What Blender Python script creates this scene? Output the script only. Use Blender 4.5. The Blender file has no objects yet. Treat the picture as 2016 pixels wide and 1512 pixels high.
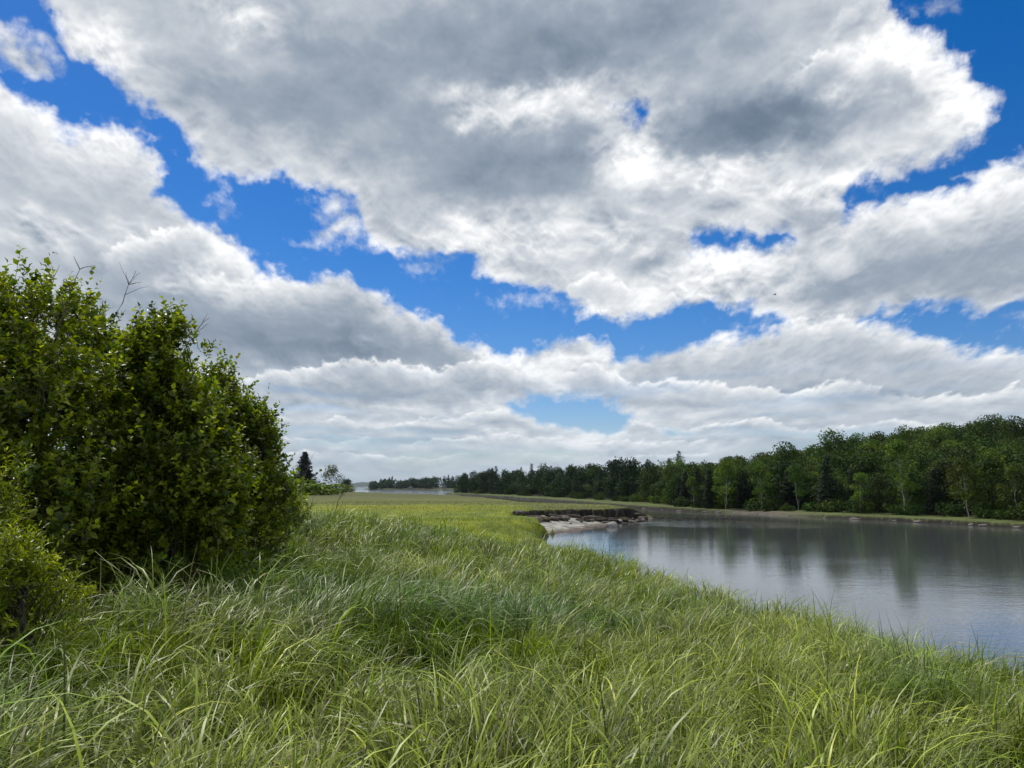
import bpy, math, random
import numpy as np
from mathutils import Vector

# ---------------------------------------------------------------- camera
sc = bpy.context.scene
COL = sc.collection
EYE = 4.0                                   # metres above the water
cam = bpy.data.cameras.new('camera')
cam.sensor_width = 36.0
cam.lens = 36.0*1523/2016
cam.clip_start = .05
cam.clip_end = 20000
camo = bpy.data.objects.new('camera', cam)
camo.location = (0, 0, EYE)
camo.rotation_euler = (math.radians(90+7.52), 0, 0)
COL.objects.link(camo)
sc.camera = camo

# ---------------------------------------------------------------- view, sun
SUN_EL, SUN_AZ = 60.0, -38.0                # degrees; azimuth clockwise from +Y
sc.view_settings.view_transform = 'Standard'
sc.view_settings.look = 'None'
sc.view_settings.exposure = 0.0
sc.view_settings.gamma = 1.0
sc.view_settings.use_curve_mapping = False
sun = bpy.data.lights.new('sun', 'SUN')
sun.energy = 3.0
sun.angle = math.radians(7)
sun.color = (1.0, .95, .87)
suno = bpy.data.objects.new('sun', sun)
_a, _e = math.radians(SUN_AZ), math.radians(SUN_EL)
suno.rotation_euler = Vector((math.sin(_a)*math.cos(_e), math.cos(_a)*math.cos(_e), math.sin(_e))).to_track_quat('Z', 'Y').to_euler()
COL.objects.link(suno)
SKY_STRENGTH = .102
CLOUD_STRENGTH = 1.0
sc.cycles.max_bounces = 6
sc.cycles.diffuse_bounces = 2
sc.cycles.glossy_bounces = 3
sc.cycles.transmission_bounces = 3
sc.cycles.transparent_max_bounces = 8
sc.cycles.caustics_reflective = False
sc.cycles.caustics_refractive = False

# ---------------------------------------------------------------- sky: clouds computed over azimuth and elevation (degrees)
AZ0,AZ1,EL0,EL1=-52.0,52.0,-2.0,46.0
GAPS = [[(-43.6, 33.3), (-36.6, 36.1), (-34.0, 30.2), (-33.2, 29.1), (-32.8, 27.8), (-31.6, 26.6), (-29.5, 26.0), (-27.8, 24.8), (-25.2, 24.0), (-23.3, 23.2), (-22.8, 22.5), (-23.2, 21.5), (-21.6, 21.0), (-18.8, 20.4), (-17.6, 21.7), (-16.2, 20.9), (-13.8, 20.7), (-12.3, 20.1), (-11.6, 17.8), (-9.5, 16.8), (-6.5, 16.8), (-3.8, 17.0), (-2.6, 15.6), (-0.3, 14.8), (2.0, 14.1), (3.9, 14.4), (4.1, 13.3), (5.4, 12.4), (8.1, 11.6), (10.7, 12.0), (12.9, 13.0), (14.4, 13.3), (16.2, 12.5), (18.9, 11.8), (19.8, 11.3), (16.1, 10.9), (13.9, 10.0), (10.6, 10.1), (8.4, 9.3), (7.5, 9.5), (7.4, 10.3), (6.7, 10.9), (3.9, 11.3), (2.8, 10.8), (0.8, 9.9), (-1.3, 9.9), (-2.4, 10.8), (-5.3, 11.8), (-6.8, 12.8), (-8.3, 13.2), (-10.6, 14.3), (-12.1, 15.2), (-13.9, 15.0), (-15.6, 14.8), (-17.2, 15.0), (-19.0, 16.5), (-20.8, 17.5), (-22.5, 18.1), (-24.2, 18.7), (-25.3, 19.5), (-24.9, 20.5), (-26.0, 22.0), (-26.7, 23.0), (-29.2, 22.8), (-31.6, 22.5), (-32.1, 22.8), (-33.4, 23.8), (-35.4, 24.5), (-42.7, 24.7)], [(27.9, 31.3), (28.3, 29.8), (29.0, 29.0), (30.6, 27.7), (31.9, 26.5), (32.1, 25.4), (33.6, 24.2), (34.3, 23.5), (34.1, 22.6), (33.4, 22.0), (31.6, 21.2), (29.8, 20.6), (27.9, 20.2), (26.4, 20.2), (25.0, 19.8), (24.3, 19.0), (23.8, 18.0), (24.8, 18.0), (25.6, 18.5), (27.2, 18.9), (30.0, 18.8), (31.6, 18.8), (31.2, 19.6), (32.4, 20.0), (34.9, 20.1), (41.8, 19.9), (43.3, 33.5), (26.8, 39.0)], [(13.5, 18.2), (15.7, 18.2), (17.8, 17.8), (20.4, 17.5), (20.4, 16.8), (18.4, 16.5), (16.3, 16.8), (14.5, 16.7), (13.4, 17.4)], [(24.9, 11.2), (26.8, 11.4), (29.4, 11.2), (32.3, 10.9), (34.2, 11.0), (41.0, 11.3), (40.8, 8.8), (34.0, 8.4), (32.4, 8.5), (30.9, 8.8), (29.9, 9.6), (27.9, 10.5)], [(-0.3, 6.0), (2.7, 6.4), (6.5, 6.2), (7.2, 5.8), (8.6, 5.1), (8.4, 4.1), (6.8, 3.8), (4.2, 4.4), (1.8, 5.0)], [(8.7, 27.1), (10.0, 27.1), (9.6, 26.1), (9.1, 25.5), (8.8, 26.1)], [(10.9, 4.1), (13.2, 4.0), (13.0, 3.6), (11.2, 3.5)]]
RID = [([(-36.7, 24.1), (-35.1, 24.3), (-33.4, 23.7), (-31.9, 22.7), (-29.2, 22.8), (-26.4, 22.6), (-25.0, 20.5), (-22.5, 18.2)], 6.0, 0.62), ([(23.8, 17.7), (25.6, 18.4), (27.2, 18.9), (30.0, 18.8), (32.9, 18.7), (36.9, 18.9)], 7.0, 0.46), ([(21.1, 27.2), (22.5, 28.1), (24.6, 28.2), (26.9, 27.8), (28.7, 26.3), (29.8, 24.8)], 2.6, 0.5), ([(0.9, 27.1), (2.1, 27.9), (4.1, 28.0), (5.2, 27.3)], 2.0, 0.55), ([(3.9, 14.3), (5.5, 15.3), (7.4, 15.2), (10.0, 14.3), (13.3, 13.0)], 2.4, 0.68), ([(-29.3, 15.0), (-25.7, 16.5), (-22.5, 17.4), (-20.0, 16.1), (-17.5, 14.9)], 3.2, 0.55), ([(-23.0, 14.4), (-18.9, 14.1), (-15.7, 14.7), (-13.9, 15.0), (-12.1, 15.3), (-10.2, 14.3), (-7.9, 13.1), (-5.3, 11.8), (-1.8, 10.7)], 4.6, 0.4), ([(7.3, 9.3), (10.6, 10.1), (16.1, 10.9), (20.3, 11.2), (24.9, 11.1), (27.9, 10.4), (29.9, 9.4), (32.1, 8.5), (36.0, 8.1)], 4.0, 0.5), ([(0.5, 9.7), (2.0, 10.4), (3.5, 11.3), (6.9, 10.9), (7.7, 9.9)], 1.7, 0.6), ([(-25.1, 6.3), (-20.9, 6.7), (-16.5, 7.7), (-11.6, 8.8), (-6.7, 8.5), (-1.8, 9.1), (3.5, 7.9)], 2.7, 0.42), ([(3.5, 7.9), (6.5, 8.4), (10.9, 7.1), (15.3, 7.4), (19.7, 6.4), (24.6, 6.5), (29.1, 5.6), (35.8, 5.7)], 2.3, 0.52), ([(-22.5, 4.6), (-17.8, 5.0), (-13.6, 4.6), (-9.3, 4.4), (-4.1, 4.9), (0.1, 5.4), (4.6, 4.3), (9.4, 3.6)], 1.5, 0.5), ([(8.3, 4.5), (11.9, 4.0), (16.2, 4.5), (21.3, 3.9), (27.5, 4.0), (35.7, 3.2)], 1.5, 0.52), ([(-24.9, 3.0), (-19.1, 3.5), (-14.3, 3.3), (-7.8, 3.1), (-0.3, 3.7), (7.2, 3.1), (14.4, 3.2)], 1.1, 0.56), ([(-21.7, 2.0), (-13.5, 2.4), (-7.7, 2.0), (-1.1, 2.4), (5.3, 2.1), (14.4, 2.2)], 0.8, 0.58)]
ISL = [(-34.5, 26.2, 2.1, 1.3, 1), (-21.4, 19.5, 0.8, 1.0, 0.55), (-13.6, 19.8, 1.5, 0.9, 0.8), (-12.6, 18.3, 2.1, 1.1, 0.9), (-14.7, 17.1, 1.1, 0.5, 0.6), (-9.2, 17.2, 1.6, 0.5, 0.5), (-6.1, 16.2, 1.5, 0.6, 0.35), (1.6, 13.7, 2.3, 0.5, 0.5), (30.8, 29.9, 2.1, 0.5, 0.6), (20.3, 11.4, 2.0, 0.5, 0.25), (25.3, 19.2, 0.6, 0.8, 0.3), (33.5, 10.2, 0.7, 0.3, 0.3), (-27.6, 22.5, 1.2, 0.6, 0.4)]
SH = [(-0.3, 30.8, 14.9, 3.7, -0.62), (9.7, 31.7, 9.4, 2.7, -0.3), (16.7, 24.8, 8.3, 2.1, -0.85), (21.0, 25.7, 5.3, 1.9, -0.5), (2.8, 23.1, 7.0, 2.9, -0.6), (-17.3, 26.8, 12.6, 2.8, -0.42), (-6.2, 23.0, 8.6, 3.1, -0.3), (-13.1, 10.8, 9.7, 2.0, -0.75), (-7.1, 9.9, 6.0, 1.5, -0.5), (-7.8, 6.9, 9.8, 1.3, -0.45), (-19.5, 11.2, 5.7, 2.1, -0.5), (-30.4, 18.0, 3.9, 1.3, -0.25), (29.7, 14.9, 7.0, 1.9, -0.5), (23.4, 13.3, 4.4, 1.4, -0.45), (31.0, 12.2, 4.8, 1.2, -0.35), (24.7, 7.4, 8.6, 1.5, -0.45), (14.6, 7.9, 6.2, 1.4, -0.35), (30.5, 5.7, 5.3, 1.1, -0.4), (10.8, 16.8, 2.2, 1.4, -0.45), (21.3, 18.7, 2.4, 2.0, -0.45), (-11.4, 3.5, 11.1, 0.8, -0.4), (-0.3, 2.1, 14.7, 0.6, -0.3), (21.3, 5.5, 11.9, 1.0, -0.35), (-27.1, 13.3, 4.5, 2.0, -0.5), (1.7, 27.4, 4.3, 1.3, 0.6), (-3.1, 27.0, 2.4, 1.2, 0.5), (25.9, 27.6, 4.0, 1.8, 0.7), (31.8, 23.9, 2.5, 2.1, 0.5), (9.1, 23.6, 2.7, 1.8, 0.6), (5.3, 27.8, 1.9, 1.3, 0.3), (15.1, 22.1, 7.0, 1.0, 0.45), (20.7, 20.5, 5.0, 1.0, 0.4), (-12.1, 13.8, 4.9, 1.3, 0.5), (-21.3, 14.9, 4.1, 1.7, 0.35), (-30.6, 21.1, 3.9, 1.9, 0.3), (-0.3, 18.2, 6.2, 1.8, 0.35), (8.1, 13.6, 4.1, 1.5, 0.45), (5.4, 10.3, 2.3, 0.9, 0.5), (21.5, 9.7, 7.2, 1.2, 0.5), (29.9, 17.5, 4.7, 1.2, 0.5), (7.4, 18.4, 3.8, 1.8, 0.3), (14.8, 14.4, 5.3, 1.8, 0.25), (-29.6, 27.7, 2.8, 1.2, 0.45), (-20.5, 31.3, 3.3, 1.2, 0.3), (-0.3, 8.1, 5.7, 0.8, 0.35), (4.6, 5.1, 3.0, 0.9, 0.3), (-5.6, 5.5, 6.1, 0.6, 0.35), (-24.1, 16.3, 5.1, 1.2, 0.35), (-4.9, 8.0, 4.2, 0.5, 0.4), (-13.7, 7.6, 3.3, 0.4, 0.35), (-0.3, 9.6, 2.7, 0.5, 0.4), (15.3, 9.6, 2.2, 1.1, 0.4), (11.0, 8.7, 2.5, 0.9, 0.35), (27.3, 10.2, 2.7, 0.6, 0.4), (32.3, 7.5, 2.4, 0.7, 0.4), (-8.7, 11.7, 2.7, 1.0, 0.4), (-16.8, 14.2, 1.8, 0.8, 0.4), (4.2, 7.0, 3.0, 0.4, 0.35), (10.8, 3.5, 4.3, 0.4, 0.4), (1.6, 4.0, 4.5, 0.4, 0.3), (-9.6, 4.3, 4.4, 0.4, 0.3), (-16.6, 9.2, 5.4, 1.0, -0.3), (5.4, 8.6, 2.2, 0.4, -0.3), (17.3, 6.7, 6.7, 0.6, -0.25), (-2.2, 11.9, 1.5, 0.7, 0.3), (-31.9, 23.0, 1.7, 1.2, 0.4), (-27.6, 21.1, 2.3, 1.2, 0.3), (-32.8, 16.3, 3.4, 1.0, 0.25), (-11.5, 6.5, 7.4, 0.5, -0.2), (-24.6, 13.6, 2.0, 0.7, 0.3)]

_rs=np.random.RandomState(7)
_P=_rs.permutation(4096).astype(np.int32)
_GA=_rs.rand(4096).astype(np.float32)*2*np.pi
_GX=np.cos(_GA);_GY=np.sin(_GA)
def gnoise(x,y,seed=0):
    """Gradient noise, about -0.7..0.7."""
    xi=np.floor(x);yi=np.floor(y);fx=(x-xi).astype(np.float32);fy=(y-yi).astype(np.float32)
    xi=xi.astype(np.int32)+seed*57;yi=yi.astype(np.int32)+seed*131
    def g(a,b,dx,dy):
        h=_P[(_P[(xi+a)&4095]+yi+b)&4095]
        return _GX[h]*dx+_GY[h]*dy
    u=fx*fx*fx*(fx*(fx*6-15)+10);v=fy*fy*fy*(fy*(fy*6-15)+10)
    a=g(0,0,fx,fy);b=g(1,0,fx-1,fy);c=g(0,1,fx,fy-1);d=g(1,1,fx-1,fy-1)
    return (a+(b-a)*u)+((c+(d-c)*u)-(a+(b-a)*u))*v
def fbm(x,y,octs,seed=0,gain=.5,bil=False):
    s=0;a=1.;n=0
    for i in range(octs):
        g=gnoise(x,y,seed+i*3)
        s=s+a*((1-2.6*np.abs(g)) if bil else g*1.5);n+=a
        a*=gain;x=x*2.03+7.1;y=y*2.03-3.7
    return s/n
def sstep(a,b,x):
    t=np.clip((x-a)/(b-a),0,1);return t*t*(3-2*t)
def poly_sd(px,py,poly):
    """Signed distance to a closed outline, positive inside."""
    d=np.full(px.shape,1e9,np.float32);ins=np.zeros(px.shape,bool)
    n=len(poly)
    for i in range(n):
        ax,ay=poly[i];bx,by=poly[(i+1)%n]
        ex,ey=bx-ax,by-ay;wx,wy=px-ax,py-ay
        t=np.clip((wx*ex+wy*ey)/(ex*ex+ey*ey+1e-12),0,1)
        d=np.minimum(d,(wx-ex*t)**2+(wy-ey*t)**2)
        if ay!=by:
            ins^=((ay>py)!=(by>py))&(px<(bx-ax)*(py-ay)/(by-ay)+ax)
    d=np.sqrt(d);return np.where(ins,d,-d)
def bil(g,fx,fy):
    h,w=g.shape
    fx=np.clip(fx,0,w-1.001);fy=np.clip(fy,0,h-1.001)
    x=fx.astype(np.int32);y=fy.astype(np.int32);fx=fx-x;fy=fy-y
    return (g[y,x]*(1-fx)+g[y,x+1]*fx)*(1-fy)+(g[y+1,x]*(1-fx)+g[y+1,x+1]*fx)*fy
def cloud_map(step=.05):
    """Cloud cover of the visible sky over azimuth and elevation: light of the cloud, and how much sky it hides."""
    W=int((AZ1-AZ0)/step);H=int((EL1-EL0)/step)
    az=(AZ0+(np.arange(W)+.5)*step)[None,:].astype(np.float32)*np.ones((H,1),np.float32)
    el=(EL0+(np.arange(H)+.5)*step)[:,None].astype(np.float32)*np.ones((1,W),np.float32)
    e=np.maximum(el,0)
    sx=1.05+1.0*np.exp(-e/8)
    X=az*sx;Y=1.15*e+15*(1-np.exp(-e/7.0))
    amp=sstep(-1,13,el)
    # crinkled outlines: the laid-out gaps are looked up at noise-shifted places
    wx=(fbm(X*.33,Y*.33,7,11,.55)*1.9)*(.35+.65*amp)
    wy=(fbm(X*.33+40,Y*.33,7,23,.55)*1.5)*(.18+.82*amp)
    gs=.2;ga=np.arange(AZ0-4,AZ1+4,gs);ge=np.arange(EL0-4,EL1+4,gs)
    GA,GE=np.meshgrid(ga,ge);sd=np.full(GA.shape,12.,np.float32)
    for i,g in enumerate(GAPS): sd=np.minimum(sd,-poly_sd(GA,GE,g)+(.3 if i in (2,5,6) else 0))
    look=lambda a,b:bil(sd,(a-ga[0])/gs,(b-ge[0])/gs)
    wa=az+wx;we=el+wy
    S=look(wa,we)
    for a,b,ra,rb,s in ISL:
        r=np.sqrt(((wa-a)/ra)**2+((we-b)/rb)**2)
        S=np.maximum(S,(1-r)*min(ra,rb)*s*.8-.12*(1-s))
    fine=fbm(X*.9+9,Y*.9,6,41,.6)
    wisp=fbm(X*.5+30,Y*.55+.6*wx,6,47,.62)
    edge=S+(.34*fine+.45*wisp)*(.3+.7*amp)
    soft=.95*(.4+.6*amp)
    A=sstep(-.22*soft,soft,edge)**.85
    # how much cloud the light has come through
    hb=fbm(X*.15,Y*.20,4,61,.45)              # broad swelling
    hc=fbm(X*.30+3+.5*hb,Y*.42,5,71,.5,True) # billows
    def up(f,k): 
        n=int(k/step);g=np.empty_like(f);g[:-n]=f[n:];g[-n:]=f[-1];return g
    def emb(f,k): return f-up(f,k)
    Sc=np.clip(S,-.5,4)
    rim=emb(Sc,1.1)                            # positive under a top edge
    sh=np.zeros_like(el);dk=np.zeros_like(el)
    wa2=az+wx*1.1;we2=el+wy*1.1
    for a,b,ra,rb,s in SH:
        r2=((wa2-a)/ra)**2+((we2-b)/rb)**2
        g=np.exp(-r2*1.1)
        sh=sh+(s if s>0 else .66*s)*g
        if s>0: dk=np.maximum(dk,g)
    near=np.exp(-np.clip(edge,0,9)/1.3)
    act=np.clip(.14+.7*dk+.7*near,0,1.1)      # puffy, sharply lit parts against smooth grey undersides
    rel=.40*emb(hc,.35)+.55*emb(hc,.9)+.55*emb(hb,1.5)
    B=.74+.56*sh+.52*rel*act*(.35+.65*amp)
    B=B+.26*np.exp(-np.clip(edge,0,9)/.9)*(.55+.45*sstep(-.3,.9,rim))+.12*sstep(.2,1.2,rim)
    B=B-.07*sstep(1.2,4,S)+.09*fine*act*amp+.12*hb+.04*wisp
    # heaps one behind another: lit crinkled tops over grey flat bases
    bump=fbm(X*.42+11,Y*.42,6,131,.55,True); bx=fbm(X*.6,Y*.6,5,141,.5)
    for pts_,dep,bl in RID:
        xs_=[p[0] for p in pts_];ys_=[p[1] for p in pts_]
        k_=min(1.,dep/3.2)
        a_=az+(.9*wx+.6*bx)*k_;e_=el-(.85*bump+.3*bx)*k_**1.1
        sdk=len(xs_)*7+int(abs(xs_[0])*3)
        und=gnoise(az*.23/max(k_,.35)**.6,el*.02+sdk,151);top=np.interp(a_,xs_,ys_).astype(np.float32)+.55*und*dep**.8*(1 if dep<3 else .35)
        t=(top-e_)/dep
        wgt=sstep(-.03,.12,t)*(1-sstep(.62,1.25,t))*(1-(.85 if dep<2.9 else .3)*sstep(.05,-.4,gnoise(az*.17/max(k_,.4)**.5+5,el*.03+sdk*1.7,157)))*sstep(xs_[0],xs_[0]+1.5*k_,a_)*(1-sstep(xs_[-1]-1.5*k_,xs_[-1],a_))
        lit=bl+(1.10-bl)*np.exp(-(np.clip(t,0,2)*2.7)**1.3)
        lit=lit+(.34*emb(bump,.3)+.25*emb(bump,.7))*np.exp(-np.clip(t,0,2)*2.2)+.06*hb
        B=B*(1-.85*wgt)+lit*.85*wgt
    # layered cloud low over the horizon
    q=.5*fbm(az*.16,el*.5,4,5)
    lay=fbm(az*.085+3,el*.85+q,6,91,.52)
    puff=emb(fbm(az*.33,el*1.1+q,5,97,.5,True),.45)
    low=1-sstep(3.5,9.5,el)
    B=B*(1-.3*low)+low*.3*(.72+.6*lay+.45*puff)
    A=A*(1-low*.6*sstep(.1,-.45,fbm(az*.06+9,el*.7+q,5,33,.5)))
    A=np.maximum(A,.93*(1-sstep(.3,4.5,el)))
    B=np.clip(.68+(B-.68)*1.22+.06*np.exp(-((el-5)/3.5)**2),0,1.15)
    k=np.array([[.0,.13,.18,.25],[.25,.205,.265,.345],[.5,.345,.405,.485],[.75,.61,.65,.70],[1.,.88,.90,.92],[1.2,1.08,1.09,1.1]])
    C=np.stack([np.interp(B,k[:,0],k[:,i]) for i in (1,2,3)],-1)
    # far cloud is seen through more air
    air=(np.exp(-e/3.6)*.72)[...,None]
    C=C*(1-air)+air*np.array([.43,.54,.65])
    return C.astype(np.float32),np.clip(A,0,1).astype(np.float32)

C_, A_ = cloud_map(.05)
_h, _w = A_.shape
img = bpy.data.images.new('cloud_cover', _w, _h, alpha=True, float_buffer=True, is_data=True)
img.alpha_mode = 'CHANNEL_PACKED'
img.pixels.foreach_set(np.concatenate([C_, A_[..., None]], -1).astype(np.float32).ravel())
img.update()
world = bpy.data.worlds.new('World')
sc.world = world
world.use_nodes = True
nt = world.node_tree
nt.nodes.clear()
N = nt.nodes.new
def mth(op, a, b=None, tree=None):
    n = (tree or nt).nodes.new('ShaderNodeMath'); n.operation = op
    for i, v in enumerate((a, b)):
        if v is None: continue
        if isinstance(v, (int, float)): n.inputs[i].default_value = v
        else: (tree or nt).links.new(v, n.inputs[i])
    return n.outputs[0]
tc = N('ShaderNodeTexCoord'); sx = N('ShaderNodeSeparateXYZ')
nt.links.new(tc.outputs['Generated'], sx.inputs[0])
azr = mth('ARCTAN2', sx.outputs[0], sx.outputs[1])
elr = mth('ARCSINE', sx.outputs[2])
uu = mth('DIVIDE', mth('SUBTRACT', mth('MULTIPLY', azr, 180/math.pi), AZ0), AZ1-AZ0)
vv = mth('DIVIDE', mth('SUBTRACT', mth('MULTIPLY', elr, 180/math.pi), EL0), EL1-EL0)
cx = N('ShaderNodeCombineXYZ'); nt.links.new(uu, cx.inputs[0]); nt.links.new(vv, cx.inputs[1])
ti = N('ShaderNodeTexImage'); ti.image = img; ti.extension = 'MIRROR'; ti.interpolation = 'Linear'
nt.links.new(cx.outputs[0], ti.inputs[0])
sky = N('ShaderNodeTexSky'); sky.sky_type = 'NISHITA'; sky.sun_disc = False
sky.sun_elevation = math.radians(SUN_EL); sky.sun_rotation = math.radians(SUN_AZ)
sky.altitude = 0; sky.air_density = 1.0; sky.dust_density = .3; sky.ozone_density = 3.0
hs = N('ShaderNodeHueSaturation'); hs.inputs['Saturation'].default_value = 1.45; hs.inputs['Hue'].default_value = .5
nt.links.new(sky.outputs[0], hs.inputs['Color'])
tn = N('ShaderNodeMix'); tn.data_type = 'RGBA'; tn.blend_type = 'MULTIPLY'; tn.inputs[0].default_value = 1; tn.inputs[7].default_value = (.8, .82, 1, 1)
nt.links.new(hs.outputs[0], tn.inputs[6])
b1 = N('ShaderNodeBackground'); b1.inputs['Strength'].default_value = SKY_STRENGTH
b2 = N('ShaderNodeBackground'); b2.inputs['Strength'].default_value = CLOUD_STRENGTH
nt.links.new(tn.outputs[2], b1.inputs[0]); nt.links.new(ti.outputs['Color'], b2.inputs[0])
mx = N('ShaderNodeMixShader'); wo = N('ShaderNodeOutputWorld')
nt.links.new(ti.outputs['Alpha'], mx.inputs[0]); nt.links.new(b1.outputs[0], mx.inputs[1]); nt.links.new(b2.outputs[0], mx.inputs[2])
nt.links.new(mx.outputs[0], wo.inputs[0])
world.cycles.sampling_method = 'MANUAL'; world.cycles.sample_map_resolution = 512

# ---------------------------------------------------------------- helpers
rng = np.random.default_rng(11)
random.seed(5)
def tag(o, label=None, cat=None, group=None, kind=None):
    for k, v in (('label', label), ('category', cat), ('group', group), ('kind', kind)):
        if v: o[k] = v
    return o
def empty(name, loc=(0, 0, 0), rz=0.0, s=1.0):
    o = bpy.data.objects.new(name, None); COL.objects.link(o)
    o.location = loc; o.rotation_euler = (0, 0, rz); o.scale = (s, s, s) if isinstance(s, (int, float)) else s
    o.empty_display_size = .2
    return o
def make_mesh(name, V, F, mat, parent=None, col=None, smooth=True, F3=None, midx=None):
    """One mesh object out of arrays: vertices, quads, extra triangles, a colour per vertex."""
    V = np.asarray(V, np.float32); F = np.asarray(F, np.int32).reshape(-1, 4)
    F3 = np.zeros((0, 3), np.int32) if F3 is None else np.asarray(F3, np.int32).reshape(-1, 3)
    me = bpy.data.meshes.new(name)
    me.vertices.add(len(V)); me.vertices.foreach_set('co', V.ravel())
    nl = F.size+F3.size
    me.loops.add(nl); me.loops.foreach_set('vertex_index', np.concatenate([F.ravel(), F3.ravel()]).astype(np.int32))
    n = len(F)+len(F3)
    me.polygons.add(n)
    ls = np.concatenate([np.arange(len(F))*4, F.size+np.arange(len(F3))*3]).astype(np.int32)
    me.polygons.foreach_set('loop_start', ls)
    me.polygons.foreach_set('use_smooth', np.full(n, smooth))
    if midx is not None: me.polygons.foreach_set('material_index', np.asarray(midx, np.int32))
    me.update(calc_edges=True); me.validate()
    if col is not None:
        at = me.attributes.new('Col', 'FLOAT_COLOR', 'POINT')
        c = np.ones((len(V), 4), np.float32); c[:, :3] = col
        at.data.foreach_set('color', c.ravel())
    for m in (mat if isinstance(mat, (list, tuple)) else [mat]): me.materials.append(m)
    o = bpy.data.objects.new(name, me); COL.objects.link(o)
    if parent: o.parent = parent
    return o
def dup(root, loc, rz=0.0, s=1.0, label=None, group=None):
    """A copy of a thing with copies of its parts and their sub-parts."""
    r = root.copy(); COL.objects.link(r)
    r.location = loc; r.rotation_euler = (0, 0, rz); r.scale = (s, s, s) if isinstance(s, (int, float)) else s
    if label: r['label'] = label
    if group: r['group'] = group
    for ch in root.children:
        c = ch.copy(); COL.objects.link(c); c.parent = r
        for g in ch.children:
            d = g.copy(); COL.objects.link(d); d.parent = c
    return r
class Geo:
    """Collects tubes, sheets and rings into one mesh."""
    def __init__(s): s.V = []; s.F = []; s.T = []; s.n = 0; s.C = []
    def add(s, V, F, T=None, col=None):
        V = np.asarray(V, float); s.V.append(V)
        if len(F): s.F.append(np.asarray(F, int).reshape(-1, 4)+s.n)
        if T is not None and len(T): s.T.append(np.asarray(T, int).reshape(-1, 3)+s.n)
        s.C.append(np.broadcast_to(np.array((.5, .5, .5) if col is None else col, float), (len(V), 3)))
        s.n += len(V)
    def tube(s, P, R, k=6, col=None):
        P = np.asarray(P, float); R = np.broadcast_to(np.asarray(R, float), (len(P),))
        d = np.gradient(P, axis=0); d /= np.linalg.norm(d, axis=1)[:, None]+1e-9
        ref = np.where(np.abs(d[:, 2:3]) > .9, np.array([[1., 0, 0]]), np.array([[0, 0, 1.]]))
        a = np.cross(d, ref); a /= np.linalg.norm(a, axis=1)[:, None]+1e-9; b = np.cross(d, a)
        t = np.arange(k)*2*np.pi/k
        V = P[:, None, :]+R[:, None, None]*(np.cos(t)[None, :, None]*a[:, None, :]+np.sin(t)[None, :, None]*b[:, None, :])
        m = len(P)
        i, j = np.meshgrid(np.arange(m-1), np.arange(k), indexing='ij'); j2 = (j+1) % k
        F = np.stack([i*k+j, i*k+j2, (i+1)*k+j2, (i+1)*k+j], -1).reshape(-1, 4)
        s.add(V.reshape(-1, 3), F, col=col)
    def build(s, name, mat, parent=None, smooth=True, colour=False):
        V = np.concatenate(s.V); F = np.concatenate(s.F) if s.F else np.zeros((0, 4), int)
        T = np.concatenate(s.T) if s.T else None
        return make_mesh(name, V, F, mat, parent, np.concatenate(s.C) if colour else None, smooth, T)
def bend_line(a, b, n=6, sag=.1, rnd=.05, r=random):
    """A limb from a to b that wanders a little."""
    a = np.array(a, float); b = np.array(b, float); L = np.linalg.norm(b-a)
    t = np.linspace(0, 1, n)[:, None]
    P = a+(b-a)*t; P[:, 2] += sag*L*np.sin(np.pi*t[:, 0])
    P[1:-1] += np.array([[r.uniform(-1, 1) for _ in range(3)] for _ in range(n-2)])*rnd*L
    return P

# ---------------------------------------------------------------- materials
def new_mat(name):
    m = bpy.data.materials.new(name); m.use_nodes = True; t = m.node_tree; t.nodes.clear()
    return m, t, t.nodes.new('ShaderNodeOutputMaterial')
def foliage_mat(name, trans=.35, rough=.45, spec=.35, tint=(1.25, 1.35, .5), vary=0.0, gain=1.0):
    """Leaves: coloured per leaf, glossy, letting some light through; 'vary' shifts whole plants."""
    m, t, out = new_mat(name); L = t.links.new
    at = t.nodes.new('ShaderNodeAttribute'); at.attribute_name = 'Col'
    c = at.outputs['Color']
    if vary:
        oi = t.nodes.new('ShaderNodeObjectInfo')
        h = t.nodes.new('ShaderNodeHueSaturation')
        r1 = mth('ADD', mth('MULTIPLY', mth('SUBTRACT', oi.outputs['Random'], .5, t), -.05*vary, t), .5, t)
        r2 = mth('ADD', mth('MULTIPLY', mth('FRACT', mth('MULTIPLY', oi.outputs['Random'], 17.3, t), None, t), 1.0*vary, t), 1-.45*vary, t)
        L(r1, h.inputs['Hue']); L(r2, h.inputs['Value']); L(c, h.inputs['Color']); c = h.outputs[0]
    p = t.nodes.new('ShaderNodeBsdfPrincipled')
    L(c, p.inputs['Base Color']); p.inputs['Roughness'].default_value = rough
    p.inputs['Specular IOR Level'].default_value = spec
    tr = t.nodes.new('ShaderNodeBsdfTranslucent')
    mm = t.nodes.new('ShaderNodeMix'); mm.data_type = 'RGBA'; mm.blend_type = 'MULTIPLY'; mm.inputs[0].default_value = 1
    L(c, mm.inputs[6]); mm.inputs[7].default_value = (*tint, 1)
    L(mm.outputs[2], tr.inputs[0])
    mx = t.nodes.new('ShaderNodeMixShader'); mx.inputs[0].default_value = trans
    L(p.outputs[0], mx.inputs[1]); L(tr.outputs[0], mx.inputs[2]); L(mx.outputs[0], out.inputs[0])
    return m
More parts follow.
